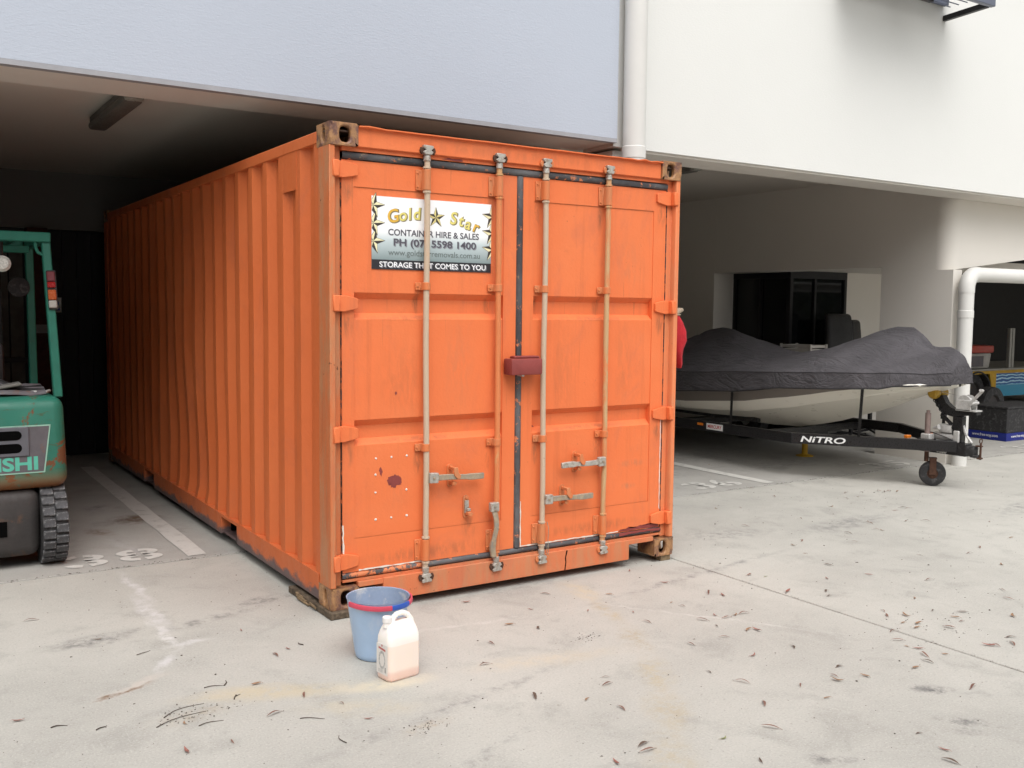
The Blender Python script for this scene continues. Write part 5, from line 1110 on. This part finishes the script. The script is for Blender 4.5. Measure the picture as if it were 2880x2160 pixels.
def next_bay():
    t = thing('painted_trailer', 'yellow flat tray trailer with blue wave print parked in far right bay', 'trailer', (13.2, 4.8, 0)); al = plain('dull aluminium tray', (.36,.35,.32), .45, .4, var=.2)
    MB().box(0, 4.0, 0, 1.6, .69, .725, .004).build('tray', al, t); MB().box(0, 4.0, -.012, .02, .64, .6895).build('side_strip', M['yellow'], t)
    MB().box(1.02, 4.0, -.010, .02, .24, .6395).build('side_panel', wave_mat(), t); MB().prism([(.90,.40),(1.0195,.34),(1.0195,.6395),(.82,.6395)], 'y', -.010, .02).build('side_panel', M['yellow'], t)
    MB().box(.0, 3.9, .10, 1.5, .40, .68).build('chassis', M['black_steel'], t)
    tyre_part(t, (.46, .14, .325), .325, .20); tyre_part(t, (.46, 1.46, .325), .325, .20); tyre_part(t, (3.3, .14, .325), .325, .20)
    MB().prism([(.46+.40*math.cos(a), .33+.36*math.sin(a)) for a in [math.pi*k/12 for k in range(13)]]+[(.46+.37*math.cos(a), .33+.335*math.sin(a)) for a in [math.pi*k/12 for k in range(12,-1,-1)]], 'y', -.03, .25).build('mudguard', M['rubber'], t)
    for dx in (0, .085): MB().box(1.48+dx, 1.54+dx, .04, .10, .7255, 1.42, .004).build('stanchion', al, t)
    c = thing('cooler_box', 'clear plastic tub with red lid on the yellow trailer', 'tub', (13.80, 5.05, .7255)); tub = plain('cloudy plastic tub', (.42,.40,.37), .4, var=.35, scale=4)
    m = MB(); m.box(-.36,.36,-.20,.20,0,.27,.03,2); bo = m.build('body', tub, c)
    for v in bo.data.vertices: v.co.x *= .9+.35*v.co.z; v.co.y *= .9+.35*v.co.z
    MB().box(-.39,.39,-.22,.22,.2705,.40,.025,2).build('lid', plain('red plastic lid', (.42,.055,.035), .4, var=.15), c); MB().box(-.34,.10,-.2075,-.203,.04,.22,.0).build('label', M['decal_grey'], bo)
    o = thing('spare_tyre', 'loose black tyre leaning in front of the yellow trailer', 'tyre', (12.15, 3.65, 0)); tyre_part(o, (0, 0, .285), .285, .17, 'tyre')
    k = thing('storage_crate', 'black lidded crate with blue base strip on the right bay floor', 'crate', (10.37, 2.33, 0))
    m = MB(); m.box(0, 1.10, 0, .54, .105, .425, .006); bo = m.build('body', M['rubber'], k); MB().box(-.012, 1.112, -.012, .552, .4255, .45, .005).build('lid', M['rubber'], k)
    MB().box(-.008, 1.108, -.008, .548, .0, .1045, .004).build('base_band', plain('royal blue band', (.012,.022,.20), .4), k)
    for txt, tf in (('www.free-way.com', lambda v, s: (-.0095, .47-v.x*s, .045+v.y*.052)), ('www.free-way.com ', lambda v, s: (.10+v.x*s, -.0095, .045+v.y*.052))):
        vs, fs, wd = text2d(txt, 1, .01); s_ = (.36 if txt[-1] == 'm' else .42)/wd; m = MB(); m.add([tf(v, s_) for v in vs], fs); m.build('lettering', M['white_print'], k, fix=False)
    for i in range(2): MB().box(.06, .14, .545, .549, .2, .26).build('latch', M['galv'], bo)
    f = thing('wall_frame', 'pale slotted metal frame hung on the dark wall of right bay', 'frame', (15.2, 6.94, 1.52))
    MB().box(-.55,.45,-.02,.02,.15,.19).build('bar', M['fence_grey'], f); MB().box(-.55,.45,-.02,.02,-.13,-.09).build('bar', M['fence_grey'], f)
    for i in range(4): MB().box(.14+i*.10,.19+i*.10,-.02,.02,-.0895,.1495).build('slat', M['fence_grey'], f)
    MB().box(-.55,.45,.0205,.055,.16,.18).build('hanger', M['fence_grey'], f)
next_bay()
def red_bag():
    t = thing('cloth_bag', 'red cloth bag tied to the right side of the container', 'bag', (2.535, .13, 1.28)); q = random.Random(2)
    def loft(rows, name, mat):
        m = MB(); n = 14; vs = []
        for k, (z, cx, rx, ry) in enumerate(rows):
            for i in range(n):
                a = 2*math.pi*i/n; w_ = 1+.13*math.sin(3*a+k*.8)+.07*math.sin(5*a-k); vs.append((cx+rx*math.cos(a)*w_, ry*math.sin(a)*w_, z))
        m.add(vs, [(k*n+i, k*n+(i+1) % n, (k+1)*n+(i+1) % n, (k+1)*n+i) for k in range(len(rows)-1) for i in range(n)]+[tuple(range(n)), tuple((len(rows)-1)*n+i for i in range(n-1,-1,-1))]); m.build(name, mat, t, 60)
    loft([(0,.040,.008,.02),(.03,.036,.028,.03),(.08,.022,.030,.04),(.13,.022,.034,.045),(.19,.034,.052,.05),(.25,.022,.054,.05),(.31,.004,.042,.04),(.36,-.012,.026,.03)], 'bag', M['red_cloth'])
    loft([(.361,-.012,.022,.024),(.375,.006,.034,.03),(.39,.026,.036,.026),(.408,.040,.016,.016)], 'neck', M['tan_rag'])
    MB().tube([(-.005+.034*math.cos(a), .034*math.sin(a), .362) for a in [2*math.pi*k/12 for k in range(12)]], .005, 6, True).build('tie', M['tan_rag'], t)
    MB().tube([(.0,.0,.38),(-.03,.0,.42),(-.075,.0,.44),(-.097,.0,.45)], .005, 6).build('cord', M['tan_rag'], t)
red_bag()

# ---------------------------------------------------------------- bucket and jug
def bucket():
    t = thing('bucket', 'hazy blue plastic bucket with red rim band beside container corner', 'bucket', (-.018, -.625, 0))
    m = MB(); m.lathe([(0,.0),(.098,.0),(.106,.006),(.112,.03),(.148,.285),(.152,.292)], n=48); m.build('body', M['blue_bucket'], t, 50)
    m = MB(); m.lathe([(.152,.292),(.1475,.290),(.109,.035),(.10,.012),(0,.010)], n=48); m.build('lining', M['bucket_in'], t, 50, fix=False)
    # handle band lies round the rim, red with a blue grip in the middle
    def band(a0, a1, mat, name):
        m = MB(); n = 26; vs = []
        for i in range(n+1):
            a = R(a0+(a1-a0)*i/n); dz = -.006-.007*max(0, math.cos(a-R(-70)))
            for rr, h in ((.153,-.011),(.161,-.011),(.164,0),(.161,.011),(.153,.011)): vs.append((rr*math.cos(a)+.004*math.cos(R(-70)), rr*math.sin(a)+.004*math.sin(R(-70)), .285+dz+h))
        m.add(vs, [(5*i+k, 5*i+5+k, 5*i+5+(k+1) % 5, 5*i+(k+1) % 5) for i in range(n) for k in range(5)]+[(0,1,2,3,4), tuple(5*n+k for k in (4,3,2,1,0))]); m.build(name, mat, t)
    band(-175, -92, M['pink'], 'handle'); band(-91.9, -52, M['blue_grip'], 'handle_grip'); band(-51.9, 25, M['pink'], 'handle')
bucket()
def jug():
    c0, cr, cl = Vector((-.130,-.985,0)), Vector((.042,-.958,0)), Vector((-.158,-.885,0)); ux = (cr-c0).normalized()
    t = thing('jug', 'white plastic jug of pink liquid standing in front of the blue bucket', 'jug', tuple(c0), math.atan2(ux.y, ux.x)); W_, D_ = .176, .115
    def rr(w_, d, r, cx, cy, n=6):
        out = []
        for sx, sy, a0 in ((1,1,0),(-1,1,90),(-1,-1,180),(1,-1,270)):
            for k in range(n+1): a = R(a0+90*k/n); out.append((cx+sx*(w_/2-r)+r*math.cos(a), cy+sy*(d/2-r)+r*math.sin(a)))
        return out
    rows = [(0,.90,.86,.02),(.004,.97,.95,.025),(.014,1,1,.028),(.06,1,1,.028),(.13,1,1,.028),(.17,1.0,1,.028),(.195,.985,.97,.028),(.215,.93,.88,.028),(.235,.84,.72,.026),(.250,.74,.56,.022),(.258,.64,.44,.02)]
    m = MB(); vs = []; n = 28
    for z, a, b, r in rows:
        k = (z-.195)/.063 if z > .195 else 0
        vs += [(x, y, z) for x, y in rr(W_*a, D_*b, r*min(1, b+.1), W_/2-.010*k*0, D_/2)]
    m.add(vs, [(i*n+j, i*n+(j+1) % n, (i+1)*n+(j+1) % n, (i+1)*n+j) for i in range(len(rows)-1) for j in range(n)]+[tuple(range(n)), tuple((len(rows)-1)*n+j for j in range(n-1,-1,-1))]); bo = m.build('body', M['jug'], t, 60)
    hx = .055; pts = [(hx-.005,D_/2,.245),(hx,D_/2,.272),(hx+.022,D_/2,.288),(hx+.055,D_/2,.290),(hx+.082,D_/2,.276),(hx+.098,D_/2,.250),(hx+.106,D_/2,.218)]
    m = MB(); m.tube(pts, [.017,.014,.012,.012,.013,.015,.017], 12); m.build('handle', M['jug'], t, 60)
    m = MB(); m.cyl((.026,D_/2,.238),(.026,D_/2,.272), .020, .018, 20); m.build('neck', M['jug'], t)
    m = MB(); m.lathe([(.020,.260),(.0215,.262),(.0215,.284),(.019,.287),(0,.287)], (.026,D_/2,0), 24); m.build('cap', M['cap_white'], t)
    lab = MB(); lab.box(-.0012, -.0002, .016, D_-.014, .028, .165); lo = lab.build('label', M['label_paper'], bo)
    lz = lambda y, z: (-.0018, D_-y, z)
    m = MB(); n = 24; m.add([lz(.057+.026*math.cos(2*math.pi*i/n), .093+.042*math.sin(2*math.pi*i/n)) for i in range(n)]+[lz(.057+.017*math.cos(2*math.pi*i/n), .093+.030*math.sin(2*math.pi*i/n)) for i in range(n)], [(i,(i+1) % n,n+(i+1) % n,n+i) for i in range(n)]); m.build('print_oval', M['label_grey'], lo, fix=False)
    m = MB(); m.add([lz(.030,.142),lz(.084,.136),lz(.084,.146),lz(.030,.151)], [(0,1,2,3)]); m.build('print_title', M['label_red'], lo, fix=False)
    m = MB(); m.add([lz(.053,.154),lz(.061,.154),lz(.062,.164),(lz(.052,.164))], [(0,1,2,3)]); m.build('print_emblem', M['label_red'], lo, fix=False)
    m = MB()
    for i in range(4): m.add([lz(.028,.036+i*.004),lz(.066,.036+i*.004),lz(.066,.0378+i*.004),lz(.028,.0378+i*.004)], [(0,1,2,3)])
    m.build('small_print', M['label_grey'], lo, fix=False)
    m = MB()
    for i in range(7): m.add([lz(.078,.040+i*.0036),lz(.088,.040+i*.0036),lz(.088,.0418+i*.0036),lz(.078,.0418+i*.0036)], [(0,1,2,3)])
    m.build('barcode', M['label_ink'], lo, fix=False)
jug()

# ---------------------------------------------------------------- fallen leaves and twigs
LA = [(-1.57,-.57),(-1.12,.29),(-.47,.06),(-.64,-.69),(-.36,-.33),(-.5,-.91),(-.4,-1.08),(-.68,-1.04),(-.37,-1.28),(.53,-.77),(.35,-1.01),(.77,-.12),(-.44,-.38),(-1.01,-.94),(-.9,-1.2),(-1.37,.78),(.76,-.58),(-1.07,-1.19)]
LB = [(2.0,-.08),(1.82,.03),(2.01,-.4),(1.25,-.22),(1.56,-.42),(1.01,-.42),(.87,-.7),(1.27,-.6),(1.6,-1.31),(1.19,-1.63),(2.6,-.54),(2.96,-.85),(3.24,-.63),(2.52,-.92),(3.26,-.93),(2.74,-1.03),(3.06,-1.4),(2.43,-1.71),(2.33,-1.81),(2.29,-1.89),(2.31,-1.94),(2.26,-2.01),(2.19,-2.08),(2.06,-2.1),(1.77,-1.9),(1.43,-1.96),(1.41,-2.12),(1.13,-2.02),(1.44,-2.55),(1.32,-2.76),(1.39,-2.69),(.25,-2.11),(.41,-2.1),(.43,-2.05),(.72,-2.38),(.34,-1.44),(.51,-1.59),(.74,-1.43),(.69,-1.5),(1.38,-1.3),(1.79,-1.6),(1.53,-1.58),(.74,-2.17),(.58,-1.74),(1.82,-1.03),(1.84,-1.09),(1.92,-1.08),(1.98,-1.09),(1.7,-1.05),(1.7,-1.16),(1.79,-1.3),(1.83,-1.32),(2.64,-1.52),(2.73,-1.58),(2.66,-1.7),(2.59,-1.74),(2.6,-1.65),(2.93,-1.74),(3.06,-1.7),(2.75,-1.83),(2.9,-1.8),(2.66,-2.1),(2.69,-2.12),(2.88,-2.09),(2.79,-2.15),(3.23,-1.9),(3.68,-1.57),(3.53,-1.69),(4.25,-1.23),(4.35,-.94),(3.99,-.79),(4.41,-.13),(4.12,-.1),(3.94,-.29),(3.62,-.08),(3.34,-.35),(3.46,-.15),(4.91,-.09),(5.03,-.14),(5.34,.29),(5.22,.39),(3.62,.48),(4.6,.09),(4.23,.45),(5.46,-.41),(5.06,-.82),(4.58,-.87),(2.08,-2.38),(1.62,-2.01),(1.77,-2.04),(2.35,-2.06),(2.69,-1.46),(2.94,-1.6),(1.65,-1.96),(2.1,-.69),(2.13,-.78),(1.42,-.92),(1.47,-.75),(2.66,-.62),(3.49,-1.21),(2.67,-1.11),(.97,-2.2),(1.23,-1.8),(1.78,-.81),(1.77,-.73)]
LC = [(5.53,2.83),(4.76,1.22),(5.47,.99),(5.41,.81),(5.63,.94),(5.83,.9),(5.84,.85),(5.91,.85),(5.95,.79),(5.25,.82),(5.36,.25),(5.17,.26),(4.58,.05),(4.89,-.05),(4.43,-.17),(4.11,1.0),(3.91,1.08),(4.88,1.6),(4.84,.64)]
TW = [(-.97,-.02,0,.08),(-.75,-.6,40,.06),(-.75,-.78,20,.06),(-.56,-1.16,-60,.10),(-.98,-.81,-8,.19),(-1.01,-.89,-12,.22),(-.92,-.99,-25,.10),(-1.44,-.71,-35,.06),(-.28,-.29,70,.05),(-.53,-1.4,60,.08),(-1.3,-.81,0,.05),(-.8,-.62,-40,.09)]
TWL = ['straight dark twig beside the dark smudge on the concrete at left', 'thin slanting twig at the left end of the yellow stain', 'short dark twig just below the yellow stain', 'stout dark stick lying alone below the jug', 'long curved twig at top of the twig heap', 'longest curved twig across the middle of the twig heap', 'short twig at right end of the twig heap', 'small dark twig at far left of the yard', 'short stub of twig nearest the container plank', 'dark twig closest to the bottom edge of the photo', 'tiny twig left of the twig heap', 'fine slanting twig right above the twig heap']
def leaf_mesh(k):
    q = random.Random(40+k); L = q.uniform(.065, .095); wd = q.uniform(.0055, .010); bend = q.uniform(-.02, .022); curl = q.uniform(.05, .7); arch = q.uniform(.002, .012); n = 7; m = MB(); vs = []
    for i in range(n+1):
        t = i/n; x = (t-.5)*L; w_ = wd*math.sin(math.pi*min(1, t**.75*.98+.02))**.8+.0006; y = bend*(4*t*(1-t)-.5); z = .005+arch*((2*t-1)**2 if k % 2 else math.sin(math.pi*t)); u = curl*w_
        vs += [(x, y-w_, z+u), (x, y, z), (x, y+w_, z+u*.7)]
    m.add(vs, [(3*i+j, 3*i+3+j, 3*i+4+j, 3*i+1+j) for i in range(n) for j in range(2)])
    m.tube([Vector(vs[1]), Vector((-.5*L-.012, vs[1][1]+.004, vs[1][2]*.6))], .0009, 4)
    return m.mesh('leaf_blade', M['leaf%d' % (k % 6)], 60, fix=False)
def leaves():
    ms = [leaf_mesh(k) for k in range(18)]; q = random.Random(21); tones = ['dull brown','reddish brown','dark brown','tan','blackish brown','olive green']
    for zone, pts, where in ((0, LA, 'lying on the concrete left of the bucket or jug'), (1, LB, 'lying on the open concrete right of the container'), (2, LC, 'lying on the concrete near the boat trailer')):
        for x, y in pts:
            k = q.choice([0,1,2,3,4,6,7,8,9,10,12,13,14,15,16]+([5, 11] if q.random() < .12 else []))
            s_ = q.uniform(.42, .85)*(.9 if zone == 2 else 1); o = inst('fallen_leaf', ms[k], None, (x, y, .001), (q.uniform(-.05,.05), q.uniform(-.05,.05), q.uniform(0, 6.28)), (s_, s_, s_))
            big = 'small' if s_ < .56 else 'large' if s_ > .70 else 'medium'
            if zone == 2: wh = 'on the bay floor by the boat' if y > 1.65 else 'on the concrete near the jockey wheel' if x > 5.3 else 'on the concrete between container and jockey wheel'
            elif x < -.8: wh = 'at far left of the yard concrete'
            elif x < -.1: wh = 'on the concrete beside the jug' if y > -.8 else 'on the concrete at lower left of the jug'
            elif x < 1.3: wh = 'just before the container doors' if y > -.8 else 'midway in front of the doors' if y > -1.7 else 'at the bottom edge of the yard, centre'
            elif x < 2.46: wh = 'close to the right corner of the container' if y > -.8 else 'left of the long joint, midway' if y > -1.7 else 'at the near right, left of the long joint'
            elif x < 3.6: wh = 'right of the long joint, nearest part' if y < -1.45 else 'right of the long joint, middle part' if y < -.6 else 'right of the long joint by the container'
            else: wh = 'on the far right concrete, nearer the camera' if y < -.6 else 'on the far right concrete before the boat'
            tag(o, '%s %s gum leaf %s' % (big, tones[k % 6], wh), 'leaf', '%s %s leaves %s' % (big, tones[k % 6], wh))
    for i, (x, y, a, L) in enumerate(TW):
        m = MB(); b = q.uniform(-.12, .2)*L; m.tube([(L*(t-.5), b*4*t*(1-t), .003+.002*math.sin(t*5)) for t in [k/6 for k in range(7)]], [.0020*(1-.5*k/6)*(1.4 if L < .07 else 1) for k in range(7)], 5); o = m.build('twig', M['twig'], None, 40, (x, y, 0)); o.rotation_euler = (0, 0, R(a+28))
        tag(o, TWL[i], 'twig', 'twigs on the concrete left of the jug')
leaves()
